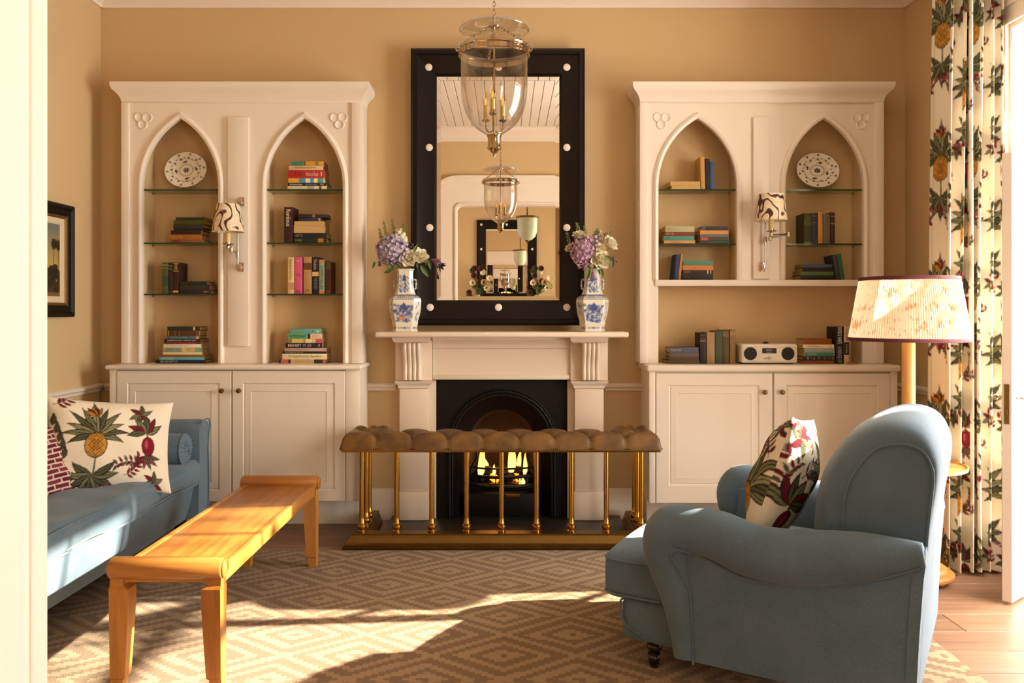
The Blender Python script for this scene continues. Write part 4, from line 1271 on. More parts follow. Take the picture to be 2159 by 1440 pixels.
clematis('purple clematis reaching across the mirror frame', VL, 908, 546, D - .03, .062, (1, -.3, -.5))
spray('green leaf sprig under the lavender hydrangea', VL, [(822, 553, 1.2, .05), (830, 566, 2.7, .06), (790, 552, 1.9, .04)], D - .05)
spray('green leaf sprig beside the cream roses', VL, [(888, 560, 1.0, .075), (905, 548, 2.2, .04), (873, 530, -1.1, .045), (880, 555, 1.5, .03), (905, 550, 1.4, .05)], D - .04)
hydrangea('large pink hydrangea head in the vase', VR, 1230, 530, D - .02, .066, .082, 'b58ca4', 'd8b6c8')
rose('cream rose above the pink hydrangea', VR, 1222, 498, D + .0, .042, 'f6ebc8', .9)
rose('large cream rose low beside the pink hydrangea', VR, 1264, 548, D - .035, .060, 'f8ebcc', .3, .3)
rose('pale cream rose at the wall end of the pink bouquet', VR, 1286, 514, D - .0, .048, 'f7ecd0', .5, .8)
rose('half open cream rosebud beneath the mauve buds', VR, 1266, 523, D - .02, .03, 'f4e6bc', .4, .2)
rose('small cream blossom in front of the mirror frame', VR, 1200, 524, D - .0, .024, 'f0e4bc', .4, -.6)
spike('mauve stock blossom behind the rosebud', VR, (1256, 1260), 515, 488, D + .03, 'c7afb4', 'mauve stock', 14, .015)
for (a, y0, y1) in (((1201, 1195), 515, 490), ((1220, 1216), 488, 470), ((1235, 1232), 500, 476), ((1262, 1259), 495, 482), ((1275, 1290), 494, 489)):
    spike('slim green bud spike rising from the pink bouquet', VR, a, y0, y1, D + .01, '84843e', 'green spikes in the pink bouquet')
clematis('purple clematis nodding at the wall end of the pink bouquet', VR, 1293, 540, D - .02, .042, (.3, -.2, -1), '8d5a84')
clematis('purple clematis hanging down over the vase neck', VR, 1249, 572, 4.72, .05, (.05, -.15, -1), '8d5a7c')
spray('green leaf sprig hanging over the vase rim under the pink hydrangea', VR, [(1242, 565, 1.75, .07), (1266, 565, 1.3, .055), (1278, 540, .7, .055), (1291, 548, 1.6, .05), (1262, 562, 1.4, .045)], D - .06)

# hall flowers, seen only in the mirror
for (hx_, lab, cc) in ((-.52, 'mixed posy with dark dahlia by the hall mirror', '5a1c1a'), (.52, 'mixed posy with brown dahlia by the hall mirror', '4a2a18')):
    root = thing('hall_posy', lab, 'flower', (hx_, YH + .14, 1.3605))
    MB().lathe([(.05, 0), (.075, .05), (.08, .12), (.05, .17), (.055, .19)], 20, (hx_, YH + .14, 1.3605)).build('vase', paint('hall_vase', 'd8cdb8', rough=.3), root)
    rr = random.Random(int(hx_ * 10))
    for i in range(22):
        a = rr.uniform(0, 6.28); rad = rr.uniform(.02, .24)
        c = (hx_ + rad * math.cos(a), YH + .16 + rr.uniform(0, .08), 1.74 + .24 * math.sin(a) * rad / .2)
        q = MB(); M0 = Matrix.Translation(c) @ Matrix.Rotation(-PI / 2, 4, 'X')
        for k in range(7): petal_pts(q, M0 @ Matrix.Rotation(k * .9, 4, 'Z') @ Matrix.Rotation(.7, 4, 'X'), .085, .085, .3, 4)
        q.build('blossom', pm_([cc, 'efe3bc', 'd9a070', '4d6424', 'efe6cc', '5a6a2c'][i % 6]), root, recalc=False)
        MB().tube([(hx_, YH + .14, 1.53), c], .003, 5).build('stem', STEM, root)

# ------------------------------------------------------------------ bell-jar lantern
LD = 3.30; lx = XP(1042, LD)
zl = lambda py: ZP(py, LD)
ln = thing('hall_lantern', 'clear glass bell-jar lantern with candle bulbs hanging before the mirror', 'lantern', (lx, LD, zl(333)))
s = LD / F
bell = [(288, 15), (283, 19), (276, 30), (266, 42), (252, 53), (235, 61.5), (215, 67), (190, 70), (160, 70.5), (130, 70.5), (118, 71.5), (108, 73), (102, 76)]
bell = smooth_path([(float(a), float(c)) for a, c in bell], 4)
q = MB(); outer = [(c * s, zl(a)) for (a, c) in bell]; inner = [(c * s - .003, zl(a) + .001) for (a, c) in bell]
q.lathe(outer + inner[::-1], 56, (lx, LD, 0), caps=False)
q.build('glass_bell', BELLGLASS, ln, angle=80)
sb_ = smooth_path([(70., 8.), (73., 25.), (76., 45.), (72., 62.), (64., 71.), (62., 73.5)], 4)
sb_ = [(63 + (a - 62) * -.9, c) for a, c in sb_]
q = MB(); oo = [(c * s, zl(a)) for a, c in sb_]; q.lathe(oo + [(r - .001, z - .003) for r, z in oo[::-1]], 48, (lx, LD, 0), caps=False)
q.build('smoke_bell', BELLGLASS, ln, angle=80)
q = MB(); q.tube([(lx + 73.5 * s * math.cos(2 * PI * k / 48), LD + 73.5 * s * math.sin(2 * PI * k / 48), oo[-1][1]) for k in range(48)], .002, 6, closed=True)
q.build('smoke_bell_rim', BELLGLASS, ln)
q = MB(); q.lathe([(73.5 * s, zl(121)), (74.5 * s, zl(120)), (74.5 * s, zl(110)), (76.5 * s, zl(108)), (76.5 * s, zl(106.5)), (73.8 * s, zl(106))], 56, (lx, LD, 0), caps=False)
q.build('collar', NICKEL, ln, angle=40)
q = MB()
for k in range(44):                    # greek-key collar ornament
    a = 2 * PI * k / 44
    M = Matrix.Translation((lx, LD, zl(115))) @ Matrix.Rotation(a, 4, 'Z') @ Matrix.Translation((74.6 * s, 0, 0))
    q.box(0, .0012, -.006, .006, .0055, .007, M=M); q.box(0, .0012, -.006, -.004, -.006, .007, M=M); q.box(0, .0012, -.006, .002, -.0075, -.006, M=M); q.box(0, .0012, .0, .002, -.007, .002, M=M)
q.build('key_pattern', NICKEL, ln, smooth=False, kind='stuff')
MB().lathe([(.0035, zl(300)), (.0035, zl(46))], 10, (lx, LD, 0)).build('rod', NICKEL, ln)
MB().lathe([(.002, zl(60)), (.021, zl(59)), (.024, zl(56)), (.018, zl(51)), (.006, zl(48)), (.004, zl(34))], 20, (lx, LD, 0)).build('chain_cap', NICKEL, ln)
cup = [(333, 1), (330, 2), (327, 3.5), (324, 2.5), (322, 6), (317, 10), (314, 14.5), (311, 14.5), (308, 13.5), (290, 13.5), (287, 15.5), (285, 15.5), (284, 12)]
MB().lathe([(c * s, zl(a)) for a, c in cup], 24, (lx, LD, 0)).build('bottom_cup', ANICKEL, ln)
def chain(a, b_, root, link=.021, r=.0016, name='chain_link'):
    a, b_ = Vector(a), Vector(b_); n = max(1, int((b_ - a).length / (link * .74))); dirn = (b_ - a).normalized()
    Q = dirn.to_track_quat('Z', 'Y').to_matrix().to_4x4()
    q = MB()
    for i in range(n):
        c = a + (b_ - a) * ((i + .5) / n)
        M = Matrix.Translation(c) @ Q @ Matrix.Rotation(PI / 2 * (i % 2), 4, 'Z')
        pts = [(.0052 * math.cos(t), 0, link / 2 * math.sin(t)) for t in [2 * PI * k / 12 for k in range(12)]]
        q.tube(pts, r, 5, closed=True, M=M)
    q.build('chain', NICKEL, root)
for ang in (200, 100, -20):
    a = math.radians(ang)
    e = (lx + 79 * s * math.cos(a), LD + 79 * s * math.sin(a), zl(104))
    chain((lx + 10 * s * math.cos(a), LD + 10 * s * math.sin(a), zl(56)), e, ln)
    MB().tube(smooth_path([(e[0], e[1], e[2] + .004), (lx + 84 * s * math.cos(a), LD + 84 * s * math.sin(a), zl(108)), (lx + 82 * s * math.cos(a), LD + 82 * s * math.sin(a), zl(116)), (lx + 76 * s * math.cos(a), LD + 76 * s * math.sin(a), zl(113))], 4), .003, 7).build('hook', NICKEL, ln)
chain((lx, LD, zl(30)), (lx, LD, ZC - .02), ln)
MB().lathe([(.05, ZC - .0125), (.05, ZC - .022), (.03, ZC - .035), (.006, ZC - .045)], 24, (lx, LD, 0)).build('ceiling_rose', NICKEL, ln)
BULB = glass('bulb_glass', tint=(1.0, .93, .8), lo=.05, blend=.35)
FIL = emit('filament', 'ffa53c', 1.6)
for (ang, ytop, rad) in ((250, 232, 9), (160, 243, 19), (35, 242, 22)):
    a = math.radians(ang); ax_, ay_ = lx + rad * s * math.cos(a), LD + rad * s * math.sin(a)
    z0_ = zl(ytop + 12)
    MB().tube(smooth_path([(lx, LD, zl(275)), (lx + (ax_ - lx) * .6, LD + (ay_ - LD) * .6, zl(278)), (ax_, ay_, zl(268)), (ax_, ay_, z0_)], 4), .0028, 7).build('candle_arm', NICKEL, ln)
    cb_ = MB().lathe([(.002, z0_ - .004), (.013, z0_), (.017, z0_ + .006), (.0095, z0_ + .007), (.0095, z0_ + .022)], 16, (ax_, ay_, 0)).build('candle_cup', NICKEL, ln)
    MB().lathe([(.0095, z0_ + .02), (.0095, z0_ + .062), (.007, z0_ + .064)], 14, (ax_, ay_, 0)).build('candle_sleeve', CANDLE, ln)
    zb0 = z0_ + .062
    bl = MB().lathe([(.007, zb0), (.0135, zb0 + .013), (.015, zb0 + .024), (.0115, zb0 + .042), (.005, zb0 + .058), (.0012, zb0 + .068)], 16, (ax_, ay_, 0)).build('bulb', BULB, ln)
    MB().lathe([(.0012, zb0 + .004), (.0035, zb0 + .01), (.0035, zb0 + .026), (.001, zb0 + .032)], 8, (ax_, ay_, 0)).build('filament', FIL, bl)

# pendant of pale glass in the hall (seen in the mirror)
hp = thing('hall_pendant', 'pale green frosted glass pendant with gilt rim in the hall, reflected', 'lamp', (.28, -1.6, 2.2))
MB().lathe([(.01, 2.24), (.06, 2.245), (.11, 2.29), (.135, 2.36), (.14, 2.55)], 32, (.28, -1.6, 0), caps=False).build('bowl', paint('frosted_glass', 'c9cfae', rough=.4, vary=.03), hp)
MB().lathe([(.139, 2.545), (.158, 2.55), (.158, 2.57), (.13, 2.575), (.02, 2.58), (.01, 2.6), (.008, ZC - .001)], 32, (.28, -1.6, 0)).build('rim', BRASSD, hp)
MB().lathe([(.003, 2.2), (.012, 2.215), (.03, 2.237), (.002, 2.24)], 14, (.28, -1.6, 0)).build('finial', BRASSD, hp)
# ------------------------------------------------------------------ swing-arm sconces with marbled shades
def marbled():
    if 'marbled_paper' in MATS: return MATS['marbled_paper']
    m, nt, b = new_mat('marbled_paper')
    tc = N(nt, 'ShaderNodeTexCoord'); mp = N(nt, 'ShaderNodeMapping'); mp.inputs['Scale'].default_value = (1, 1, .7)
    nt.links.new(tc.outputs['Object'], mp.inputs[0])
    w = N(nt, 'ShaderNodeTexWave', wave_type='BANDS', bands_direction='DIAGONAL'); setin(w, Scale=7.0, Distortion=16.0, Detail=1.5); w.inputs['Detail Scale'].default_value = 1.6
    nt.links.new(mp.outputs[0], w.inputs['Vector'])
    cr = N(nt, 'ShaderNodeValToRGB'); e = cr.color_ramp.elements
    e[0].position = 0.0; e[0].color = (*lin('3a2622'), 1); e[1].position = 1.0; e[1].color = (*lin('efdcb8'), 1)
    for (p, c) in ((.10, '6b2a22'), (.17, '7b7270'), (.24, 'c79a72'), (.32, 'eddcba'), (.72, 'f0e2c4'), (.86, 'e0c49a')):
        x = cr.color_ramp.elements.new(p); x.color = (*lin(c), 1)
    nt.links.new(w.outputs['Fac'], cr.inputs[0]); nt.links.new(cr.outputs[0], b.inputs['Base Color'])
    b.inputs['Roughness'].default_value = .5
    MATS['marbled_paper'] = m; return m
SHIN = paint('shade_lining', 'e9d6b0', rough=.7)
def sconce(label, cxp, top, bot, hw0, hw1, rodx, plates, can, arm, yj):
    d = 4.68; S_ = d / F
    root = thing('wall_sconce', label, 'lamp', (XP(rodx, 4.79), 4.79, ZP(plates[-1][1], 4.79)))
    cx_ = XP(cxp, d)
    q = MB(); q.lathe([(hw1 * S_, ZP(bot, d)), (hw0 * S_, ZP(top, d)), (hw0 * S_ - .0015, ZP(top, d)), (hw1 * S_ - .0015, ZP(bot, d))], 40, (cx_, d, 0), caps=False)
    sh = q.build('shade', marbled(), root, angle=60)
    MB().lathe([(hw1 * S_ - .0018, ZP(bot, d) + .0005), (hw0 * S_ - .0018, ZP(top, d) - .0005)], 40, (cx_, d, 0), caps=False).build('shade_lining', SHIN, sh, recalc=False)
    dr = 4.79
    rx = XP(rodx, dr)
    MB().tube([(rx, dr - .015, ZP(plates[0][1] + 4, dr)), (rx, dr - .015, ZP(plates[1][1] - 2, dr))], .0045, 10).build('rod', NICKEL, root)
    for (p, y) in plates:
        x, z = XP(p, dr), ZP(y, dr)
        MB().box(x - .016, x + .016, FY - .0115, FY - .0065, z - .026, z + .026, b=.002).build('wall_plate', NICKEL, root)
        MB().box(x - .009, x + .009, dr - .024, FY - .0115, z - .016, z + .016, b=.004).build('bracket', NICKEL, root)
    zc0, zc1 = ZP(can[1], d), ZP(can[0], d)
    MB().lathe([(.0145, zc0), (.0145, zc1), (.009, zc1 + .004), (.009, ZP(top, d) - .03)], 16, (cx_ + can[2] * S_, d, 0)).build('candle_sleeve', CANDLE, root)
    MB().lathe([(.003, zc0 - .03), (.010, zc0 - .026), (.011, zc0 - .014), (.008, zc0 - .011), (.03, zc0 - .004), (.034, zc0 - .0015), (.016, zc0 + .0005), (.016, zc0 + .008)], 24, (cx_ + can[2] * S_, d, 0)).build('drip_pan', NICKEL, root)
    pts = [(cx_ + can[2] * S_, d, zc0 - .024)] + [(XP(a, dd), dd, ZP(y, dd)) for (a, y, dd) in arm]
    for a, c in zip(pts, pts[1:]):
        MB().tube([a, c], .005, 8).build('arm', NICKEL, root)
    for p in pts[1:]:
        MB().lathe([(.004, -.017), (.010, -.013), (.011, 0), (.010, .013), (.004, .017)], 14, p).build('knuckle', NICKEL, root)
    MB().lathe([(.008, ZP(yj + 9, dr)), (.010, ZP(yj, dr)), (.008, ZP(yj - 9, dr))], 14, (rx, dr - .015, 0)).build('collar', NICKEL, root)
    MB().tube([(cx_ + hw0 * S_ * .96, d, ZP(top + 4, d)), (cx_, d, ZP(top + 6, d)), (cx_ - hw0 * S_ * .96, d, ZP(top + 4, d))], .0015, 6).build('shade_carrier', NICKEL, root)
sconce('nickel swing-arm sconce with marbled shade on the bookcase behind the sofa', 481, 431, 489, 23.5, 33, 503, [(508, 425), (507, 563)], (492, 514, 0), [(488, 526, 4.70), (501, 535, 4.775)], 536)
sconce('nickel swing-arm sconce with marbled shade on the bookcase behind the armchair', 1626, 410, 466, 27, 33, 1612, [(1608, 432), (1608, 563)], (464, 486, 0), [(1662, 494, 4.70), (1624, 502, 4.74), (1613, 508, 4.775)], 508)

# ------------------------------------------------------------------ plates on stands
def plate(label, px, py, a, c, rot):
    d = 4.93
    cx_, cz_ = XP(px, d), ZP(py, d); A, C_ = a * d / F, c * d / F
    root = thing('china_plate', label, 'plate', (cx_, d, cz_ - C_), group='blue and white plates')
    cv = Canvas(2.2, 2.2, 220, 'eee4cf'); ox = 1.1
    IN = '2a2740'
    def dot(r, t, s_): cv.ell(ox + r * math.cos(t), ox + r * math.sin(t), s_, s_ * .8, IN, t)
    for k in range(72): dot(.985, 2 * PI * k / 72, .02) if k % 2 else None
    cv.line([(ox + .99 * math.cos(t), ox + .99 * math.sin(t)) for t in [2 * PI * k / 80 for k in range(81)]], .025, '6b6258')
    for k in range(10):
        t = 2 * PI * k / 10 + .1
        dot(.86, t, .045); dot(.90, t + .06, .03); dot(.82, t + .05, .03)
    for k in range(22):
        t = 2 * PI * k / 22; dot(.66 + .04 * math.sin(3 * t * 3), t, .055 if k % 2 else .035); dot(.70, t + .1, .022); dot(.61, t + .14, .022)
    for k in range(4):
        t = PI / 2 * k + .15; dot(.47, t, .07); dot(.45, t + .2, .04); dot(.50, t - .16, .035)
    cv.line([(ox + .31 * math.cos(t), ox + .31 * math.sin(t)) for t in [2 * PI * k / 60 for k in range(61)]], .022, IN)
    for k in range(24): dot(.35, 2 * PI * k / 24, .015)
    for k in range(7): dot(.1 * (k > 0), k * 1.05, .055)
    cv.soften(1)
    R_ = 60; TH = 120
    P = np.zeros((R_, TH, 3)); S = np.zeros((R_, TH)); T_ = np.zeros((R_, TH))
    M = Matrix.Rotation(-.2, 3, 'X')
    for i in range(R_):
        r = max(i / (R_ - 1), .002)
        dep = -.012 * (1 if r < .55 else (1 - min((r - .55) / .12, 1)) * .55 + .45 * (1 - (r - .55) / .45)) + .012
        for j in range(TH):
            t = 2 * PI * j / TH
            v = M @ Vector((A * r * math.cos(t), -dep - .002, C_ * r * math.sin(t)))
            P[i, j] = (cx_ + v.x, d + v.y, cz_ + v.z); S[i, j] = ox + r * math.cos(t + rot); T_[i, j] = ox + r * math.sin(t + rot)
    P = P[:, ::-1]; cols = cv.sample(S, T_)[:, ::-1]
    surface('dish', P, cols, CHINA, root, wrap=True)
    bk = []
    for (r, y) in ((.999, -.0125), (.97, -.002), (.6, .011), (.58, .014), (.02, .014)):
        bk.append([tuple(Vector((cx_, d, cz_)) + M @ Vector((A * r * math.cos(2 * PI * k / 60), y, C_ * r * math.sin(2 * PI * k / 60)))) for k in range(60)])
    MB().loft(bk, caps=False).build('back', paint('china_white', 'e6e0d0', rough=.25), root)
    zf = ZP(399, 4.835) + .0006
    for sx in (-.035, .035):
        MB().tube([(cx_ + sx, d - .028, cz_ - C_ * .88), (cx_ + sx, d - .03, zf + .003), (cx_ + sx, d + .035, zf + .003), (cx_ + sx * .6, d + .03, cz_)], .0017, 6).build('stand_wire', BRASSD, root)
plate('oval blue flowered plate on the top shelf, bookcase behind the sofa', 393, 359, 45, 40, 0)
plate('oval blue flowered plate on the top shelf, bookcase behind the armchair', 1723, 360, 46, 39, .5)

# ------------------------------------------------------------------ radio
d = 4.75; S_ = d / F
zc = ZP(767, 4.80) + .0006
rx0, rx1 = XP(1564, d), XP(1682, d); rz0, rz1 = zc + .006, ZP(724, d) - .004
rd = thing('tabletop_radio', 'white tabletop radio with two black round speakers on the worktop', 'radio', ((rx0 + rx1) / 2, d + .08, zc))
RW = paint('radio_lacquer', 'f0e4d6', rough=.22, vary=.01); BK = paint('radio_black', '0b0908', rough=.6, vary=.3, scale=200, bump=.3, bscale=700)
MB().box(rx0, rx1, d, d + .16, rz0, rz1, b=.013, seg=5).build('case', RW, rd, angle=50)
MB().box(rx0 + .01, rx1 - .01, d - .0012, d + .002, rz0 + .010, rz1 - .010, b=.0008).build('front_panel', paint('radio_panel', 'e2d3c0', rough=.35, vary=.02), rd)
zm = (rz0 + rz1) / 2
for p in (1582, 1661):
    MB().lathe([(.037, d - .0013), (.037, d - .004), (.034, d - .0045), (.002, d - .0035)], 36, (XP(p, d), 0, zm), 'y').build('speaker_grille', BK, rd)
MB().box(XP(1607, d), XP(1637, d), d - .003, d - .0012, ZP(745, d), ZP(734, d)).build('display', paint('display_dark', '2a1511', rough=.15), rd, smooth=False)
MB().lathe([(.008, d - .0013), (.008, d - .010), (.005, d - .013)], 18, (XP(1622, d), 0, ZP(755, d)), 'y').build('dial_knob', NICKEL, rd)
for p in (1611, 1615): MB().box(XP(p, d) - .0025, XP(p, d) + .0025, d - .0025, d - .0012, ZP(756, d) - .0025, ZP(756, d) + .0025).build('socket', BK, rd, smooth=False)
MB().lathe([(.020, rz1 + .0003), (.022, rz1 + .002), (.013, rz1 + .004), (.013, rz1 + .011), (.010, rz1 + .012)], 20, (XP(1615, d + .06), d + .07, 0)).build('top_dial', BK, rd)
MB().box(rx0 + .02, rx1 - .02, d + .02, d + .14, zc, rz0 + .001).build('foot', BK, rd, smooth=False)

# ------------------------------------------------------------------ lettering
TXT = {}
def text_mesh(t):
    if t in TXT: return TXT[t]
    cu = bpy.data.curves.new('t', 'FONT'); cu.body = t; cu.size = 1.0; cu.resolution_u = 2
    ob = bpy.data.objects.new('t', cu); COL.objects.link(ob)
    bpy.context.view_layer.update()
    me = ob.evaluated_get(bpy.context.evaluated_depsgraph_get()).to_mesh()
    v = np.array([tuple(x.co) for x in me.vertices]).reshape(-1, 3); f = [tuple(p.vertices) for p in me.polygons]
    bpy.data.objects.remove(ob); bpy.data.curves.remove(cu)
    v = v[:, :2] - v[:, :2].min(0)
    TXT[t] = (v, f); return TXT[t]
def lettering(root, t, x0, x1, z0, z1, y, c, down=False, name='lettering', metal=False):
    v, f = text_mesh(t); w, h = v.max(0)
    q = MB()
    if not down: q.add([(x0 + a / w * (x1 - x0), y, z0 + b_ / h * (z1 - z0)) for a, b_ in v], f)
    else: q.add([(x0 + b_ / h * (x1 - x0), y, z1 - a / w * (z1 - z0)) for a, b_ in v], f)
    q.build(name, paint('ink_' + c, c, rough=.5, vary=.05), root, smooth=False, recalc=False)
INKY = 4.75 - .0032
lettering(rd, '10:31', XP(1616, d), XP(1626, d), ZP(740, d), ZP(736, d), INKY, 'cfc3b4', name='clock_digits')
lettering(rd, 'Mon 12', XP(1617, d), XP(1626, d), ZP(743.6, d), ZP(741.6, d), INKY, 'b5a89a', name='display_line')

# ------------------------------------------------------------------ books
BD_ = 4.842
def cover_mat(c): return paint('cover_' + c, c, rough=.6, vary=.16, scale=35, bump=.04, bscale=200)
def book(kind, x0, x1, y0, y1, col, label, grp, text=None, tc='e8d8b8', bands=(), depth=.135, tilt=0.0, yaw=0.0, d=BD_, zfix=None, pages_out=False, tx=None):
    """kind F lies flat, S stands; pixel box of the side that faces the room"""
    X0, X1, Z1, Z0 = XP(x0, d), XP(x1, d), ZP(y0, d), ZP(y1, d)
    if zfix is not None: Z1 += zfix - Z0; Z0 = zfix
    if tilt: dz_ = abs(math.sin(tilt)) * (X1 - X0) / 2 + .0005; Z0 += dz_; Z1 += dz_ * .5
    cx_ = (X0 + X1) / 2
    root = thing('book', label, 'book', (cx_, d, Z0), 0, grp)
    q = MB(); p = MB()
    e = .0022; cm = cover_mat(col)
    M = Matrix.Translation((cx_, d, Z0)) @ Matrix.Rotation(yaw, 4, 'Z') @ Matrix.Rotation(tilt, 4, 'Y') @ Matrix.Translation((-cx_, -d, -Z0))
    ov = .003
    if kind == 'F':
        if not pages_out:
            q.box(X0, X1, d + .001, d + depth, Z0, Z0 + e, M=M); q.box(X0, X1, d + .001, d + depth, Z1 - e, Z1, M=M)
            q.box(X0, X1, d, d + .0045, Z0, Z1, b=min(.002, (Z1 - Z0) * .2), seg=2, M=M)
            p.box(X0 + ov, X1 - ov, d + .0046, d + depth - ov, Z0 + e, Z1 - e, M=M)
        else:
            q.box(X0, X1, d + .001, d + depth, Z0, Z0 + e * .5, M=M); q.box(X0, X1, d + .001, d + depth, Z1 - e * .5, Z1, M=M)
            q.box(X0, X1, d + depth - .004, d + depth, Z0, Z1, M=M)
            p.box(X0 + .001, X1 - .001, d + .001, d + depth - .005, Z0 + e * .5, Z1 - e * .5, M=M)
        pmx = PAGES
    else:
        q.box(X0, X0 + e, d + .001, d + depth, Z0, Z1, M=M); q.box(X1 - e, X1, d + .001, d + depth, Z0, Z1, M=M)
        if not pages_out:
            q.box(X0, X1, d, d + .0045, Z0, Z1, b=min(.0025, (X1 - X0) * .2), seg=2, M=M)
            p.box(X0 + e, X1 - e, d + .0046, d + depth - ov, Z0 + ov, Z1 - ov, M=M)
        else:
            q.box(X0, X1, d + depth - .004, d + depth, Z0, Z1, M=M)
            p.box(X0 + e, X1 - e, d + .002, d + depth - .005, Z0 + ov, Z1 - ov, M=M)
        pmx = PAGESU
    q.build('cover', cm, root, smooth=True, angle=30)
    p.build('page_block', pmx, root, smooth=False)
    for (a, c_, bc) in bands:                          # colour bands printed on the spine (fractions along it)
        bq = MB()
        if kind == 'F': bq.box(X0 + (X1 - X0) * a, X0 + (X1 - X0) * c_, d - .0005, d + .0005, Z0 + .0006, Z1 - .0006, M=M)
        else: bq.box(X0 + .0006, X1 - .0006, d - .0005, d + .0005, Z1 - (Z1 - Z0) * c_, Z1 - (Z1 - Z0) * a, M=M)
        bq.build('spine_band', cover_mat(bc), root, smooth=False)
    items = text if isinstance(text, list) else ([(text, *(tx or (.12, .8)), tc)] if text else [])
    for (t, a, c_, tcol) in items:
        v, f = text_mesh(t); w, h = v.max(0); tq = MB()
        if kind == 'F':
            za, zb2 = Z0 + (Z1 - Z0) * .26, Z1 - (Z1 - Z0) * .24
            tq.add([(X0 + (X1 - X0) * (a + (c_ - a) * i / w), d - .0009, za + j / h * (zb2 - za)) for i, j in v], f, M)
        else:
            xa, xb = X0 + (X1 - X0) * .24, X1 - (X1 - X0) * .24
            tq.add([(xa + j / h * (xb - xa), d - .0009, Z1 - (Z1 - Z0) * (a + (c_ - a) * i / w)) for i, j in v], f, M)
        tq.build('lettering', paint('ink_' + tcol, tcol, rough=.5, vary=.05), root, smooth=False, recalc=False)
    return root
def stack(place, grp, zbase, rows, d=BD_, **kw):
    """rows from bottom to top: (x0,x1,y0,y1,colour,words, options)"""
    z = zbase
    for r in rows:
        o = dict(kw); o.update(r[6] if len(r) > 6 else {})
        book('F', r[0], r[1], r[2], r[3], r[4], r[5] + ' ' + place, grp, d=d, zfix=z, **o)
        z += (r[3] - r[2]) * d / F + .0003
def row(place, grp, zbase, rows, d=BD_, **kw):
    for r in rows:
        o = dict(kw); o.update(r[6] if len(r) > 6 else {})
        book('S', r[0], r[1], r[2], r[3], r[4], r[5] + ' ' + place, grp, d=d, zfix=zbase, **o)
zA, zB, zC_ = [ZP(v, 4.835) + .0006 for v in (399, 511.5, 619.5)]
zB2 = ZP(513.5, 4.835) + .0006; zW = ZP(590, FY) + .0006; zK = zc
GL = 'e0b860'
# arch with the plate, bookcase behind the sofa
g = 'books on the second shelf under the plate, sofa bookcase'
stack('stacked under the plate beside the sconce, sofa bookcase', g, zB, [
    (359, 430, 505, 510.6, '8a5c34', 'thin tan book at the bottom', dict(bands=[(.1, .3, '7a2c1c')])),
    (359.5, 424, 493.5, 505, 'a8641e', 'worn orange book', dict(text='THE OLD PIER', tc='e0a85c', tx=(.02, .4))),
    (360, 424, 485, 493.5, '2a0f14', 'dark maroon book'),
    (366, 424, 480.5, 485, '0e1018', 'thin navy book'),
    (365, 430, 472.5, 480.5, '33302a', 'dark grey cloth book'),
    (366, 432, 464, 472.5, '50500e', 'olive green book'),
    (370, 431, 458, 464, '1f2a14', 'thin bottle green book on top', dict(text='TALES', tx=(.05, .25), tc='8a4a44'))])
g = 'books on the lowest glass shelf, sofa bookcase'
row('upright on the lowest glass shelf behind the sofa', g, zC_, [
    (342, 354.5, 553, 619, '4c5626', 'mottled green book', dict(bands=[(.06, .1, '8a8440'), (.17, .19, '9a9450'), (.45, .75, '2e4a3c')])),
    (355, 364.2, 553, 619, '2c1612', 'narrow brown book', dict(bands=[(.10, .12, 'b88a4c'), (.2, .22, 'b88a4c'), (.93, .94, '8a6c54')])),
    (364.8, 376.5, 553, 619, '34120a', 'dark brown book with gilt title box', dict(bands=[(.03, .045, GL), (.27, .285, GL), (.90, .96, 'd8a850')], text='POEMS', tc=GL, tx=(.07, .24)))])
stack('lying beside the uprights behind the sofa', g, zC_, [
    (378, 443, 611.5, 619, '1e1512', 'nearly black book', dict(text='1884', tx=(.78, .95), tc='b89468')),
    (378, 441, 601, 611.5, '332a20', 'charcoal brown book'),
    (378, 436, 593, 600.8, '181a0e', 'blackish green book', dict(text='VERSES', tx=(.02, .3), tc='4c4a30'))])
g = 'pile on the counter behind the sofa'
stack('in the tall counter pile behind the sofa', g, zK, [
    (328, 434, 755.3, 762.3, '14152e', 'navy book', dict(text='EPIC SEA BATTLES', tx=(.10, .44), tc='cfd0d8')),
    (336, 431, 749.3, 755, '5ea6b0', 'turquoise book', dict(bands=[(.05, .34, '7ab0b0')])),
    (336, 431, 744, 749, '8a5420', 'thin ochre brown book'),
    (343, 425.5, 738.7, 744, 'e4cfa2', 'thin pale cream book'),
    (342.5, 424.5, 729, 738.5, '9aa08a', 'sage grey book with floral spine end', dict(bands=[(.50, .62, 'd6c080'), (.62, .72, 'b9b070'), (.72, .84, 'd8a888'), (.84, 1, '86a47c')], text='SEED  TO', tx=(.12, .47), tc='5c5c48')),
    (344.5, 424, 722, 729, 'efe0c6', 'white book', dict(text='Silent History', tx=(.09, .75), tc='8a7258')),
    (346, 423, 717, 722, '6e1216', 'dark red book', dict(text='NOTES OF THE MOUNTAIN', tx=(.05, .85), tc='c86a4c')),
    (346, 423, 711.5, 717, '100c10', 'black book', dict(text='CAMBRIDGE AND A PRIVATE VIEW', tx=(.08, .88), tc='d8d0c8')),
    (352, 418, 704.5, 711, '4a6468', 'slate blue book', dict(bands=[(.93, 1, 'd89a6c')], text='Gathering', tx=(.1, .65), tc='b8a884')),
    (352, 419, 692.5, 704, '54300e', 'thick brown and gilt book', dict(bands=[(.03, .06, 'b08a30'), (.25, .27, '8a5a2c'), (.38, .40, '8a5a2c'), (.92, .95, 'a05a2c')])),
    (352.5, 421, 684.5, 692, '1c2a16', 'dark green book', dict(bands=[(.80, .86, 'e6c070')]))])
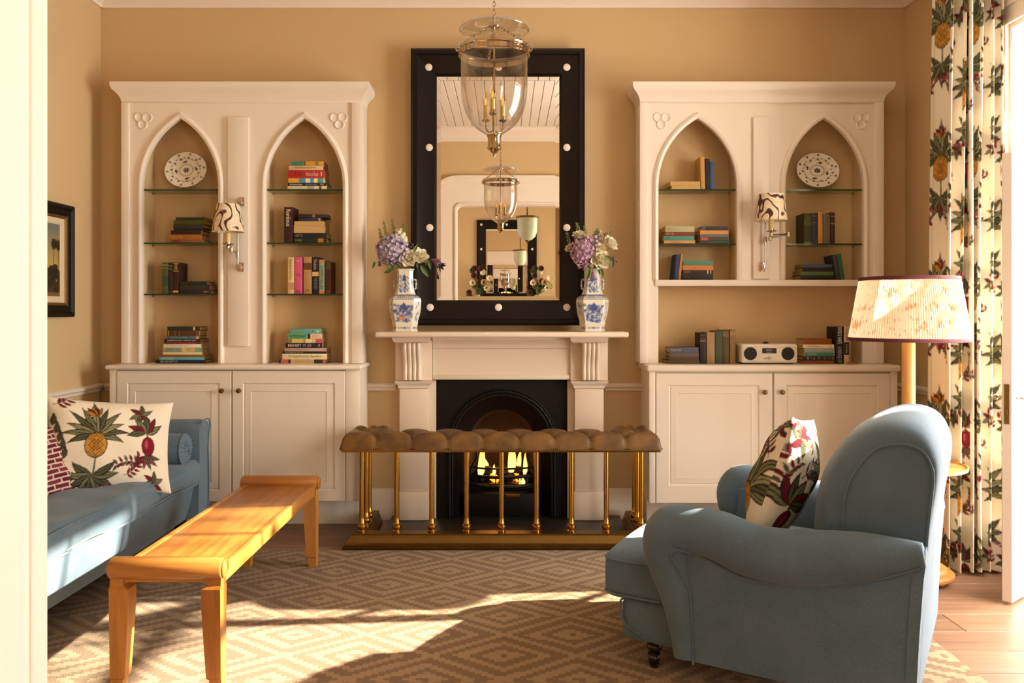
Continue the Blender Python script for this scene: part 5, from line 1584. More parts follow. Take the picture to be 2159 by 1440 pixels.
# arch beside the mirror
g = 'pile on the top glass shelf beside the mirror'
stack('in the bright top-shelf pile beside the mirror', g, zA, [
    (606, 689, 391, 398, 'd8cfa8', 'pale book with teal edge', dict(bands=[(.5, .68, 'b0a090'), (.8, .87, '7a5434')])),
    (607, 688, 384, 390.6, '120c14', 'black book', dict(text=[('His Nurse and Beast', .05, .38, 'efe2cf'), ('Introduction', .46, .75, 'a09a88'), ('NEW', .84, .94, 'd8a884')])),
    (608, 685, 374.5, 384, '4c9cb4', 'yellow, blue and green book', dict(bands=[(0, .29, 'dca22c'), (.47, .6, 'e8dcc0'), (.70, .8, 'e8dcc4'), (.8, .87, '5c9a34'), (.95, 1, 'e2b896')])),
    (606, 684, 357, 374.3, 'b4281e', 'thick red book', dict(text=[('W. E. GATES', .2, .42, '7a1812'), ('Words and Deeds', .5, .83, 'f2d0b8'), ('|', .905, .93, 'f2d8c8')])),
    (609, 681, 348, 356.8, 'd8b48a', 'beige book', dict(text='Remembering Aunt Florence', tx=(.17, .8), tc='7c6448')),
    (615, 682, 338.5, 347.8, 'c8942a', 'green and yellow book', dict(bands=[(0, .38, '3f7a68'), (.40, .43, '40301c'), (.74, .84, '8a8034')]))])
g = 'books around the maroon upright on the middle glass shelf'
row('upright on the glass shelf beside the mirror', g, zB, [
    (599, 617.3, 436, 511, '380f14', 'maroon book lettered in cream', dict(text=[('Rumbous', .07, .54, 'f0dcb8')], tx=None))])
stack('lying against the maroon upright near the mirror', g, zB, [
    (619, 689, 502, 511, '14160e', 'green-black book', dict(text='TIME', tx=(.04, .25), tc='9a8450', bands=[(.73, .9, 'a8742c')])),
    (619, 689, 490.5, 501.6, '100a10', 'black book', dict(text='ARTS II', tx=(.05, .27), tc='9a9490')),
    (619, 684, 474.3, 490, 'c8935a', 'thick cream-paged book', dict(pages_out=True)),
    (620, 683, 465, 474, 'c08a44', 'tan-paged book', dict(pages_out=True)),
    (630, 672, 457, 464.7, '2a3048', 'navy book', dict(yaw=-.12)),
    (631, 692, 450, 456.6, '32130c', 'dark russet book', dict(yaw=.1, bands=[(.45, .55, '8a5a28')]))])
g = 'upright row with the pink book'
row('in the upright row beside the mirror', g, zC_, [
    (607, 619.8, 543, 620, 'e2c78c', 'cream book', dict(text='Mother Brown And Others', tx=(.05, .62), tc='7c6238', bands=[(.69, .9, 'c09a66')])),
    (620.6, 637.4, 541, 619, 'd4567e', 'bright pink book', dict(text=[('THE', .08, .14, 'f0a0b4'), ('VITA', .45, .53, '8c2444'), ('FABER', .90, .97, '8c2444')])),
    (639.8, 657, 541, 619, 'b98c5a', 'tan book with small picture', dict(bands=[(.17, .35, '6a3c1c')], text='18', tc='4c2c14', tx=(.88, .94))),
    (658, 672, 543, 620, '140c0e', 'black book', dict(text=[('Shadows', .06, .34, 'c8a890'), ('THE HISTORY', .56, .88, '8a807c')], bands=[(.40, .52, 'd8b46c')])),
    (673, 684, 548, 620, '8fa884', 'sage and orange book', dict(text='SYMPOSIUM', tx=(.18, .86), tc='2e3a24', bands=[(0, .09, 'd08a3c'), (.92, 1, 'd07a2c')])),
    (686, 697, 552, 620, '53341a', 'brown-green book', dict(bands=[(.25, .9, '44140c')]))])
g = 'pile on the counter beside the mantelpiece'
stack('in the counter pile beside the mantelpiece', g, zK, [
    (588, 688, 755, 762.8, '2c1828', 'dark and pink book', dict(bands=[(.04, .2, 'c85c5c'), (.25, .74, 'e0c080'), (.92, .99, 'b86a4c')], text='ON MODELLING FAMILIES', tx=(.27, .72), tc='7c5c38')),
    (595, 689, 742.5, 754.6, 'ead8aa', 'cream and yellow book', dict(text=[('The Vegetarian Cook Book   Rupert Brown', .15, .88, '6c5438')], bands=[])),
    (595, 688, 737.5, 742.2, '1c1210', 'thin black book', dict(text='THE EMPIRE OF THE SUN', tx=(.07, .47), tc='b8a898')),
    (600, 688, 730, 737, 'c2a090', 'pinkish grey book', dict(text='Rediscovering Country', tx=(.07, .6), tc='94786c')),
    (602, 679, 718.7, 729.6, '1e1026', 'dark purple book', dict(text=[('BESHERT', .07, .43, 'e6d4c4'), ('MY LIFE', .48, .71, 'b4a49c'), ('o', .90, .94, 'e8e0d0')])),
    (607, 680, 710, 718.3, 'd4b878', 'floral book', dict(bands=[(0, .12, '8a7a34'), (.12, .42, 'd8bc70'), (.45, .5, 'a88a4c'), (.52, .7, 'ecd49c'), (.8, 1, 'cc5a64')])),
    (607, 679, 698.7, 709.6, '62b07c', 'green and pink book', dict(text=[('IN MEMORIAM', .05, .53, '20442c'), ('ALICE', .72, .86, 'b8746c')], bands=[(.66, 1, 'eac4a8'), (.58, .66, '3c2420')])),
    (611, 676, 688, 698.3, '6aa49c', 'teal book', dict(text=[('MEMORY', .1, .4, '9ab8ac'), ('c', .72, .77, '2c5c58'), ('~', .86, .95, 'd8e0d0')]))])
# bookcase behind the armchair: arch beside the mirror
g = 'books on the top glass shelf, armchair bookcase'
stack('on the top glass shelf behind the armchair', g, zA, [
    (1416, 1477.5, 391, 398, 'd09a60', 'cream-paged book', dict(pages_out=True)),
    (1413, 1477, 381, 390.7, 'c4832c', 'orange-paged book', dict(pages_out=True, yaw=.04))])
row('upright on the top glass shelf behind the armchair', g, zA, [
    (1478, 1487, 329, 398, 'c0924e', 'worn cream book', dict(tilt=-.025)),
    (1487.4, 1496.2, 333.5, 398, '181010', 'black speckled book'),
    (1497, 1506.5, 339, 398, '345078', 'blue cloth book')])
g = 'twin stacks on the middle glass shelf, armchair bookcase'
stack('in the pale green topped stack behind the armchair', g, zB2, [
    (1400, 1466, 506.2, 512.5, 'd09454', 'tan book', dict(text='CATRIONA', tx=(.25, .5), tc='a05a2c')),
    (1399, 1464, 496.7, 506, '4c9080', 'teal book', dict(text='SHE', tx=(.04, .2), tc='2c5c54')),
    (1402, 1463, 487.7, 496.4, '7a3614', 'rust brown book', dict(text='LIFE OF', tx=(.03, .3), tc='d0987c')),
    (1403, 1464, 475.3, 487.4, 'b4b084', 'thick pale green book', dict(text='ART', tx=(.06, .2), tc='84805a'))])
stack('in the grey topped stack behind the armchair', g, zB2, [
    (1475, 1537, 506.7, 512.8, '36443c', 'dark teal grey book'),
    (1476, 1537, 499.2, 506.5, '4a4630', 'olive book with red label', dict(bands=[(.02, .3, 'a83c20')], text='ALL', tx=(.04, .26), tc='e8a888')),
    (1476, 1536, 493.2, 499, '6c6c78', 'thin blue grey book'),
    (1476, 1536, 484.7, 493, 'd49c50', 'ochre book'),
    (1480, 1535, 476, 484.4, '383238', 'charcoal book', dict(bands=[(0, .14, '5c5464')]))])
g = 'books on the white shelf beside the leaning navy book'
row('leaning on the white shelf behind the armchair', g, zW, [
    (1421, 1429, 533, 587, '26345c', 'navy book', dict(tilt=.10)),
    (1430, 1435, 532, 587, 'b87a34', 'thin tan book', dict(tilt=.10))])
stack('stacked beside the leaning navy book', g, zW, [
    (1437, 1504, 574.6, 587, '160d10', 'thick black book', dict(text='FOLK', tx=(.1, .27), tc='4c3c34')),
    (1439, 1504, 566.2, 574.3, '2c180e', 'dark brown book', dict(text='GREAT', tx=(.04, .25), tc='9a7850', bands=[(.80, .84, 'd8b478'), (.9, .93, 'd8b478')])),
    (1439, 1504, 556, 566, 'c67c40', 'terracotta book'),
    (1440, 1504, 545.5, 555.7, '4e8468', 'sea green book')])
g = 'upright row under the plate, armchair bookcase'
row('in the row under the plate, armchair bookcase', g, zB2, [
    (1695.5, 1712.3, 449, 513, '363c12', 'thick green book', dict(bands=[(.24, .25, '9a9040'), (.3, .31, '9a9040'), (.35, .36, '9a9040'), (.95, .99, '8a7c38')], text='THE', tx=(.1, .2), tc='8a8034')),
    (1713, 1723.6, 449, 513, '2c303c', 'navy grey book', dict(bands=[(.09, .1, '9a8c8c'), (.3, .31, '9a8c8c'), (.95, .96, '7c7474')])),
    (1725, 1734.6, 445.5, 512.5, 'c98c40', 'tan book', dict(text='H', tx=(.87, .92), tc='8a4c1c')),
    (1736, 1750, 450.5, 513, '6a625a', 'grey book', dict(text='ETHICS', tx=(.1, .24), tc='4c4640')),
    (1751, 1760.5, 447, 513, '40200c', 'chestnut book', dict(bands=[(.02, .03, '9c7048'), (.12, .14, 'a87c50'), (.35, .38, 'b88c60')]))])
g = 'books on the white shelf under the plate, armchair bookcase'
stack('flat on the white shelf under the plate', g, zW, [
    (1688, 1760, 578, 588, '1e140e', 'blackish brown book'),
    (1687, 1758, 570.3, 577.7, '4c6c34', 'thin leaf green book'),
    (1692, 1757, 561.3, 570, '100e0e', 'black book'),
    (1693, 1755.5, 553.8, 561, '3c5070', 'dusty blue book', dict(text='MIND', tx=(.02, .26), tc='22304c'))])
row('leaning on the white shelf under the plate', g, zW, [
    (1763, 1772.4, 535, 588, '32343a', 'grey navy book', dict(tilt=-.15)),
    (1773, 1781, 533, 588, '1f5c36', 'emerald green book', dict(tilt=-.15))])
g = 'books beside the radio'
stack('in the low stack at the radio shelf end', g, zK, [
    (1405, 1475, 756, 763, '4c4020', 'olive book', dict(d=4.80)),
    (1414, 1474, 749, 755.7, '54392a', 'russet brown book', dict(d=4.80)),
    (1413, 1474, 739.5, 748.7, '5e5044', 'taupe book', dict(d=4.80)),
    (1411, 1473, 728, 739.2, '4c4e5e', 'slate blue book', dict(d=4.80, text='ENOCH', tx=(.06, .4), tc='b8a088'))] and [
    (1405, 1475, 756, 763, '4c4020', 'olive book'),
    (1414, 1474, 749, 755.7, '54392a', 'russet brown book'),
    (1413, 1474, 739.5, 748.7, '5e5044', 'taupe book'),
    (1411, 1473, 728, 739.2, '4c4e5e', 'slate blue book', dict(text='ENOCH', tx=(.06, .4), tc='b8a088'))], d=4.80)
row('standing upright next to the white radio', g, zK, [
    (1476, 1489, 698, 763.5, '1c120c', 'black book', dict(bands=[(.08, .09, '8a7044'), (.2, .21, '8a7044'), (.25, .29, '7c5c48')])),
    (1490.5, 1507, 697, 763.5, 'a8835c', 'pale buff book'),
    (1508, 1523, 694, 763.5, '3e4c30', 'moss green book'),
    (1523.6, 1537, 692.5, 763.5, '58420f', 'olive gold book', dict(bands=[(.06, .2, '7a5c24')])),
    (1539, 1551, 692, 763.5, '8a6434', 'tan leather book', dict(bands=[(.05, .16, 'a8804c')]))], d=4.80)
g = 'books between radio and floor lamp'
stack('in the stack between radio and floor lamp', g, zK, [
    (1691, 1760, 759.5, 766, '824014', 'rust brown bottom book'),
    (1694, 1760, 749.7, 759, '160c10', 'black book with coloured words', dict(text=[('THE', .1, .17, 'e0d4c4'), ('LOT', .2, .28, 'b84050'), ('with', .3, .37, 'd8d0c0'), ('OF', .46, .52, 'd8cfa0'), ('O', .55, .6, 'c83c3c'), ('THE', .64, .7, 'c8c0b4'), ('RED', .74, .8, 'b83c3c'), ('SEA', .83, .88, 'a8a4a0'), ('CO', .92, .97, 'e0d0a0')])),
    (1696, 1760, 741.5, 749.4, 'e8dcb8', 'white and green book', dict(bands=[(.01, .98, '3c8060')], text='LITTLE TOWN', tx=(.1, .4), tc='b4d4b4')),
    (1696, 1760, 732, 740.8, '9aa4a4', 'pale blue grey book'),
    (1693, 1759, 724, 731.5, 'ead8b0', 'cream book', dict(text='A Woman Rules', tx=(.1, .52), tc='b84c38', bands=[(.86, .87, 'a8743c')])),
    (1695, 1754, 712, 723.6, '8c4712', 'rust leather top book')], d=4.80)
row('standing between the radio and floor lamp', g, zK, [
    (1762, 1779, 688, 766, '120c0c', 'black book with white capitals', dict(text=[('PATRICK WHITE', .02, .46, 'e8e0d4'), ('A FRINGE OF', .54, .97, 'b8b0a8')])),
    (1779.6, 1790, 688, 766, 'd2b494', 'cream and black book', dict(bands=[(.42, .76, '1c1412')], text=[('LANTANA', .05, .40, '7c6854'), ('Good Boy', .47, .72, 'd8ccb8')]))], d=4.80)
q = MB().box(XP(1791, 4.74), XP(1808, 4.74), 4.74, 4.775, zK, zK + .009, b=.001)
tag(q.build('matchbox', paint('matchbox_card', 'b06a3c', rough=.7), None, base=(XP(1800, 4.74), 4.75, zK)), 'small orange matchbox lying at the end of the bookshelf counter', 'matchbox')
# ------------------------------------------------------------------ rug
def rug_mat():
    m, nt, b = new_mat('carved_diamond_rug')
    tc = N(nt, 'ShaderNodeTexCoord'); sp = N(nt, 'ShaderNodeSeparateXYZ'); nt.links.new(tc.outputs['Object'], sp.inputs[0])
    def math_(op, a, b_=None, c_=None):
        n = N(nt, 'ShaderNodeMath', operation=op)
        for i, v in enumerate((a, b_, c_)):
            if v is None: continue
            if isinstance(v, (int, float)): n.inputs[i].default_value = v
            else: nt.links.new(v, n.inputs[i])
        return n.outputs[0]
    nz = N(nt, 'ShaderNodeTexNoise'); setin(nz, Scale=160.0, Detail=2.0); nt.links.new(tc.outputs['Object'], nz.inputs['Vector'])
    sx = math_('SNAP', sp.outputs['X'], .022); sy = math_('SNAP', sp.outputs['Y'], .0165)
    # diamonds .53 wide, .39 long: folded distance, five ribs from the middle to the border
    ax = math_('DIVIDE', math_('PINGPONG', math_('ADD', sx, 10.095), .265), .265)
    ay = math_('DIVIDE', math_('PINGPONG', math_('ADD', sy, 4.82), .195), .195)
    t = math_('ADD', ax, ay)
    tt = math_('PINGPONG', t, 1.0)
    st = math_('FRACT', math_('MULTIPLY', tt, 2.5))
    rib = math_('LESS_THAN', math_('ABSOLUTE', math_('SUBTRACT', st, .5)), .24)
    jit = math_('MULTIPLY_ADD', nz.outputs['Fac'], .5, -.25)
    fac = math_('ADD', rib, jit)
    mx = N(nt, 'ShaderNodeMix', data_type='RGBA'); mx.inputs[6].default_value = (*lin('896b4c'), 1); mx.inputs[7].default_value = (*lin('ae906d'), 1)
    nt.links.new(fac, mx.inputs[0]); nt.links.new(mx.outputs[2], b.inputs['Base Color'])
    b.inputs['Roughness'].default_value = .95; b.inputs['Specular IOR Level'].default_value = .1; b.inputs['Sheen Weight'].default_value = .15
    n2 = N(nt, 'ShaderNodeTexNoise'); setin(n2, Scale=420.0, Detail=2.0); nt.links.new(tc.outputs['Object'], n2.inputs['Vector'])
    hgt = math_('ADD', math_('MULTIPLY', rib, 1.0), math_('MULTIPLY', n2.outputs['Fac'], .9))
    bp = N(nt, 'ShaderNodeBump'); bp.inputs['Strength'].default_value = .8; bp.inputs['Distance'].default_value = .006
    nt.links.new(hgt, bp.inputs['Height']); nt.links.new(bp.outputs[0], b.inputs['Normal'])
    return m
rug = thing('area_rug', 'beige carved rug with concentric diamond pattern between sofa and armchair', 'rug', (0, 0, 0))
MB().box(-2.05, 1.61, 1.45, 4.315, .0006, .013, b=.004).build('pile', rug_mat(), rug, local=True)
EDGE = paint('rug_binding', '3c2c22', rough=.9)
q = MB()
q.tube([(-2.053, 1.447, .006), (1.613, 1.447, .006), (1.613, 4.318, .006), (-2.053, 4.318, .006)], .0055, 8, closed=True)
q.build('binding', EDGE, rug, local=True)

# ------------------------------------------------------------------ sofa
sx0, sx1, sy0, sy1 = -2.41, -1.66, 2.62, 4.50
so = thing('sofa', 'long pale blue linen daybed sofa along the wall, sunlit seat', 'sofa', (-2.0, 3.55, 0))
def wob(sd, a=.006):
    return lambda p, n: a * (math.sin(p.x * 9 + sd) * math.sin(p.y * 5.3 + 2 * sd) + .6 * math.sin(p.y * 13 + p.z * 11 + sd))
# base, slightly boat shaped
rings = []
for i in range(13):
    t = i / 12; y = sy0 + .04 + (sy1 - sy0 - .06) * t; bow = .02 * math.sin(PI * t)
    rings.append([(sx0 + .05, y, .16), (sx1 - .035 + bow, y, .16), (sx1 - .005 + bow, y, .25), (sx1 + .01 + bow, y, .345), (sx0 + .05, y, .345)])
MB().loft(rings).build('seat_frame', BLUE, so, angle=50)
def seat_disp(p, n):
    d = .015 * math.sin(p.y * 7.5 + 1.2) * (1 if n.x > .3 else .4)
    if n.z > .3:
        d += .012 * math.cos(p.x * 2.6) - .006
        for by in (-.68, -.4, -.12, .16, .44, .72):
            r = math.hypot((p.x + .02) / 1.0, p.y - by)
            d -= .034 * math.exp(-(r / .085) ** 2)
        d += .008 * math.sin(p.x * 17 + 4 * math.sin(p.y * 5)) * math.sin(p.y * 9)
    return d
cu_c, cu_s = (-1.965, 3.55, .407), (.70, 1.64, .125)
MB().rbox(cu_c, cu_s, .045, 40, seat_disp).build('seat_cushion', BLUE, so, angle=80)
for (dz, nm) in ((.047, 1), (-.05, 2)):
    pts = []
    xe, ye = cu_c[0] + cu_s[0] / 2 + .001, cu_s[1] / 2
    for i in range(61):
        y = -ye + .03 + (2 * ye - .06) * i / 60
        n = Vector((.8, 0, .6 if nm == 1 else -.6))
        off = seat_disp(Vector((cu_s[0] / 2, y, .02)), Vector((1, 0, 0))) * .9
        pts.append((xe - .012 + off + .004, cu_c[1] + y, cu_c[2] + dz + .004 * math.sin(y * 7.5)))
    MB().tube(pts, .0045, 7).build('piping', PIPE, so)
# back, rolled top; it sweeps down into the far arm
rings = []
for i in range(21):
    t = i / 20; y = sy0 + .02 + (sy1 - sy0 - .05) * t
    zt_ = .80 if y < 4.27 else .80 - .14 * min(1, ((y - 4.27) / .16)) ** 1.3
    if y < 2.85: zt_ = .80 - .14 * ((2.85 - y) / .22)
    xo = -2.415
    rings.append([(xo, y, .17), (xo + .15, y, .17), (xo + .20, y, .42), (xo + .175, y, zt_ - .10), (xo + .19, y, zt_ - .04), (xo + .16, y, zt_ - .005), (xo + .10, y, zt_ + .01), (xo + .03, y, zt_ - .005), (xo, y, zt_ - .05)])
MB().loft(rings).build('backrest', BLUE, so, angle=70)
def arm(yc, sg, nm):
    rings = []
    for i in range(15):
        t = i / 14; x = -2.25 + (.63) * t
        e = .014 * (1 - t) if t < 1 else 0
        fx_ = .012 * math.sin(PI * t)
        rr = .92 if i in (0, 14) else 1
        z1 = .665 - .005 * math.cos(PI * t) - (.012 if i == 14 else 0)
        prof = [(-.075, .165), (.065, .165), (.072, .35), (.062, .52), (.075, .60), (.092, .635), (.075, .665), (.02, .672), (-.045, .66), (-.068, .62), (-.06, .5), (-.07, .35)]
        rings.append([(x, yc + sg * (a * rr), zz if zz < .55 else zz + (z1 - .665)) for (a, zz) in prof])
    MB().loft(rings).build('arm', BLUE, so, angle=60)
    MB().tube(smooth_path([(-1.618, yc + sg * a, z) for (a, z) in ((.066, .17), (.073, .35), (.064, .52), (.076, .6), (.092, .637), (.075, .668), (.02, .675), (-.045, .663))], 4), .0045, 7).build('piping', PIPE, so)
arm(4.43, 1, 'a'); arm(2.69, -1, 'b')
for (x, y) in ((-2.32, 2.72), (-2.32, 4.42), (-1.74, 2.72), (-1.74, 4.42)):
    MB().lathe([(.018, .0006 if x < -2.1 else .0136), (.022, .03), (.028, .1), (.034, .16)], 14, (x, y, 0)).build('leg', DARKWOOD, so)
def bolster(label, yc, zc_=.545):
    r = .079; x1 = -1.655; x0 = -2.18
    root = thing('bolster', label, 'bolster', ((x0 + x1) / 2, yc, zc_ - r))
    prof = [(.004, x0), (r * .8, x0), (r * .96, x0 + .006), (r, x0 + .02), (r * 1.01, (x0 + x1) / 2), (r, x1 - .02), (r * .96, x1 - .005)]
    MB().lathe(prof, 40, (0, yc, zc_), 'x', caps=False).build('case', BLUE, root, angle=60)
    rings = []
    for (rr, dx, am) in ((.95, -.004, 0), (.80, .010, .0035), (.55, .012, .0055), (.28, .008, .005), (.10, .002, .003), (.03, .0, 0)):
        rings.append([(x1 + dx + am * math.cos(18 * 2 * PI * k / 144), yc + rr * r * math.cos(2 * PI * k / 144), zc_ + rr * r * math.sin(2 * PI * k / 144)) for k in range(144)])
    MB().loft(rings, caps=True).build('gathered_end', BLUE, root, angle=80)
    MB().tube([(x1 - .004, yc + r * .97 * math.cos(2 * PI * k / 40), zc_ + r * .97 * math.sin(2 * PI * k / 40)) for k in range(40)], .004, 6, closed=True).build('piping', PIPE, root)
    MB().sphere((x1 + .004, yc, zc_), .013, 12, 8, sq=(.5, 1, 1)).build('button', PIPE, root)
bolster('blue linen bolster with gathered end against the far sofa arm', 4.272)
bolster('blue linen bolster with gathered end at the doorway end of the sofa', 2.858)

# cushions on the sofa
c1 = Canvas(.56, .44, 620, CREAM)
rgs = rg
star_leaf(c1, .40, .36, 1.0); fruit(c1, .44, .20, 1.25, -1); sprig(c1, .42, .10, 1.0, 2.4); star_leaf(c1, .47, .035, .9); sprig(c1, .02, .40, 1.1, .1, BURG)
for i in range(5): c1.leaf(.01 + .012 * i, .30 - .04 * i, 1.2, .06, .018, OLIVED)
sprig(c1, .33, .06, .9, .2, BURG); sprig(c1, .14, .05, .9, 2.8, BURG); sprig(c1, .02, .06, 1.0, .9)
pineapple(c1, .195, .20, 1.12); c1.soften(1)
c2 = toile(.5, .5, 500, .25, .2)
MP = Matrix.Rotation(math.radians(38), 4, 'Z') @ Matrix.Rotation(math.radians(90 - 20), 4, 'X') @ Matrix.Rotation(math.radians(-7), 4, 'Z')
pillow('scatter_cushion', 'cream cushion printed with pineapple and fruit on the blue sofa', (XP(232, 3.80), 3.80, ZP(940, 3.80)), MP, .55, .44, .2, c1, c2, seed=2)
cb1 = Canvas(.42, .42, 600, '8a5c58')
cb1.a[:] = lin('d9c2b0')
for j in range(-2, 22):
    for i in range(-1, 6):
        x = i * .092 + (.046 if j % 2 else 0); y = j * .031 + .0
        cb1.poly([(x + .0015, y + .0025), (x + .044, y + .001), (x + .0865, y + .003), (x + .0855, y + .0245), (x + .04, y + .0235), (x + .002, y + .0255)], ['6e2a34', '7a3440', '652430'][(i + j) % 3])
cb1.soften(1)
MP = Matrix.Rotation(math.radians(62), 4, 'Z') @ Matrix.Rotation(math.radians(90 - 24), 4, 'X') @ Matrix.Rotation(math.radians(6), 4, 'Z')
pillow('scatter_cushion', 'small maroon and white brick-patterned cushion on the blue sofa', (XP(80, 3.56), 3.56, ZP(982, 3.56)), MP, .33, .32, .12, cb1, cb1, seed=5)

# ------------------------------------------------------------------ bench
bx0, bx1, by0, by1 = -1.285, -.922, 2.70, 4.045
be = thing('bench', 'long narrow honey oak bench with scrolled ends in front of the sofa', 'bench', (-1.10, 3.37, 0))
MB().box(bx0 + .012, bx1 - .012, by0 + .012, by1 - .012, .382, .412, b=.004).build('seat_board', OAK, be)
for x0_, x1_ in ((bx0 + .006, bx0 + .03), (bx1 - .03, bx1 - .006)):
    MB().box(x0_, x1_, by0 + .03, by1 - .03, .362, .4145, b=.003).build('side_rail', OAK, be)
for y in (by0, by1):
    MB().box(bx0 + .03, bx1 - .03, y - .012, y + .012, .375, .405).build('end_rail', OAKX, be, smooth=False)
    MB().lathe([(.02, bx0 - .002), (.034, bx0), (.0365, bx0 + .004), (.0365, bx1 - .004), (.034, bx1), (.02, bx1 + .002)], 32, (0, y, .418), 'x').build('scroll_end', OAKX, be)
    for x, sg in ((bx0, -1), (bx1, 1)):
        MB().lathe([(.029, x + sg * .0005), (.029, x + sg * .006), (.024, x + sg * .009), (.020, x + sg * .007), (.012, x + sg * .010), (.002, x + sg * .012)], 24, (0, y, .418), 'x').build('roundel', OAKX, be, angle=25)
for y, sg in ((by0 + .004, 1), (by1 - .004, -1)):
    for x, sx in ((bx0 + .031, 1), (bx1 - .031, -1)):
        secs = []
        for (w, dd, z) in ((.019, .019, .0136), (.020, .020, .06), (.024, .024, .065), (.031, .030, .30), (.031, .031, .355), (.022, .024, .366), (.022, .022, .39)):
            w_in = w * 2
            x0_, x1_ = (bx0 + .002, bx0 + .002 + w_in) if sx > 0 else (bx1 - .002 - w_in, bx1 - .002)
            secs.append((x0_, x1_, y - dd, y + dd, z if z > .02 else (.0136 if y < 4.31 else .0006)))
        MB().rects(secs).build('leg', OAKL, be, angle=20)

# ------------------------------------------------------------------ armchair
AR = math.radians(149)
ac = thing('armchair', 'blue linen roll-arm armchair with rounded back facing the fireplace', 'armchair', (1.043, 2.99, 0), AR)
K = 1.037
def cz(z): return 1.25 - (1.25 - z) * K
def bl(mb, name, mat=BLUE2, **kw): return mb.build(name, mat, ac, local=True, **kw)
ARM_C, SIDE_Y = .405 * K, .446
path = [(.258, .145, .040), (.265, .22, .044), (.285, .33, .055), (.312, .43, .070), (.322, .50, .079), (.300, .545, .080), (.24, .553, .075), (.15, .545, .078), (.06, .517, .082), (-.03, .510, .083), (-.12, .518, .082), (-.25, .540, .072), (-.34, .556, .056), (-.428, .572, .034)]
path = smooth_path(path, 5)
for sg in (1, -1):
    # padded roll: up the front and back along the top
    pts = [(u * K, sg * ARM_C, cz(z)) for (u, z, r) in path]; rs = [r * K for (u, z, r) in path]
    bl(MB().tube(pts, rs, 28), 'arm_roll', angle=80)
    # side panel (outer) and inner arm
    top = [(u * K, cz(z) - .0) for (u, z, r) in path if True][14:]
    poly = [(-.425 * K, cz(.141)), (.262 * K, cz(.141)), (.275 * K, cz(.30)), (.30 * K, cz(.43)), (.29 * K, cz(.5))] + [(u, z) for (u, z) in top[12:]][::4] + [(-.43 * K, cz(.57))]
    q = MB(); q.prism([[(max(u, -.408 * K), z) for (u, z) in poly]], 'y', sg * (SIDE_Y - .115), sg * SIDE_Y); bl(q, 'arm_panel', smooth=False)
    # piping: under the roll, down the front
    w = [(.226, .134, .003), (.230, .25, .003), (.238, .358, .003), (.262, .43, .003), (.284, .478, .006), (.275, .495, .010), (.255, .497, .012), (.183, .472, .014), (.0646, .434, .012), (-.0897, .437, .010), (-.2477, .470, .008), (-.419, .540, .006)]
    w = smooth_path(w, 5)
    pp = []
    for (u, z, o) in w:
        # keep the cord on the outside of roll or panel
        y = SIDE_Y
        for (pu, pz, pr) in path:
            dd = math.hypot((pu - u) * K, (cz(pz) - cz(z)))
            if dd < pr * K: y = max(y, ARM_C + math.sqrt((pr * K) ** 2 - dd * dd))
        pp.append((u * K, sg * (y + .002), cz(z)))
    bl(MB().tube(pp, .0042, 7), 'piping', PIPE)
# seat base and front
def bdisp(p, n): return .006 * math.cos(p.y * 3) if n.x > .4 else 0
bl(MB().rbox((.085 * K, 0, (cz(.135) + cz(.285)) / 2), (.86, .775, cz(.285) - cz(.135)), .03, 12, bdisp), 'seat_base', angle=70)
def cdisp(p, n):
    d = .012 * (1 - (p.x / .45) ** 2) * (1 - (p.y / .45) ** 2) if n.z > .4 else 0
    if n.x > .4: d += .012 * (1 - (p.y / .4) ** 2)
    return d
cz0, cz1 = cz(.272), cz(.43)
bl(MB().rbox((.115, 0, (cz0 + cz1) / 2), (.79, .655, cz1 - cz0), .042, 14, cdisp), 'seat_cushion', angle=80)
bl(MB().rbox((.455, 0, (cz0 + cz1) / 2), (.26, .80, cz1 - cz0), .045, 14, cdisp), 'cushion_front', angle=80)
for z in (cz0 + .022, cz1 - .022):
    P_ = []
    xa, xb, yh = .40, .592, .40
    for (x, y) in [(.37, yh - .002), (.45, yh + .003), (.54, yh + .001), (.575, yh - .02), (.592, yh - .07), (.598, 0), (.592, -yh + .07), (.575, -yh + .02), (.54, -yh - .001), (.45, -yh - .003), (.37, -yh + .002)]:
        P_.append((x - .004, y, z))
    bl(MB().tube(smooth_path(P_, 5), .0042, 7), 'piping', PIPE)
P_ = [(.41, .388, cz(.16)), (.49, .386, cz(.20)), (.505, .383, cz(.27)), (.47, .385, cz(.282))]
bl(MB().tube(smooth_path([(x + .012, y + .004, z) for x, y, z in P_], 5), .004, 7), 'piping', PIPE)
# back: thick rounded pad lofted across the width
pc = [(-.085, .36), (-.085, .48), (-.088, .61), (-.115, .74), (-.185, .855), (-.27, .918), (-.35, .940), (-.42, .918), (-.458, .86), (-.468, .78), (-.440, .6), (-.42, .35), (-.40, .141)]
ps = [(-.20, .36), (-.20, .48), (-.203, .62), (-.215, .72), (-.248, .79), (-.298, .848), (-.365, .866), (-.415, .852), (-.440, .81), (-.445, .76), (-.430, .6), (-.415, .35), (-.405, .141)]
pc, ps = smooth_path(pc, 4), smooth_path(ps, 4)
rings = []
HW = .33 * K
for (y, f) in ((-1, 0), (-.985, .28), (-.95, .50), (-.88, .68), (-.74, .84), (-.5, .95), (0, 1), (.5, .95), (.74, .84), (.88, .68), (.95, .50), (.985, .28), (1, 0)):
    rings.append([((a[0] + (c[0] - a[0]) * f) * K, y * HW, cz(a[1] + (c[1] - a[1]) * f)) for a, c in zip(ps, pc)])
bl(MB().loft(rings), 'backrest', angle=60)
for sg in (1, -1):
    bl(MB().tube([(u * K, sg * (HW + .002), cz(z)) for (u, z) in ps[2:]], .0042, 7), 'piping', PIPE)
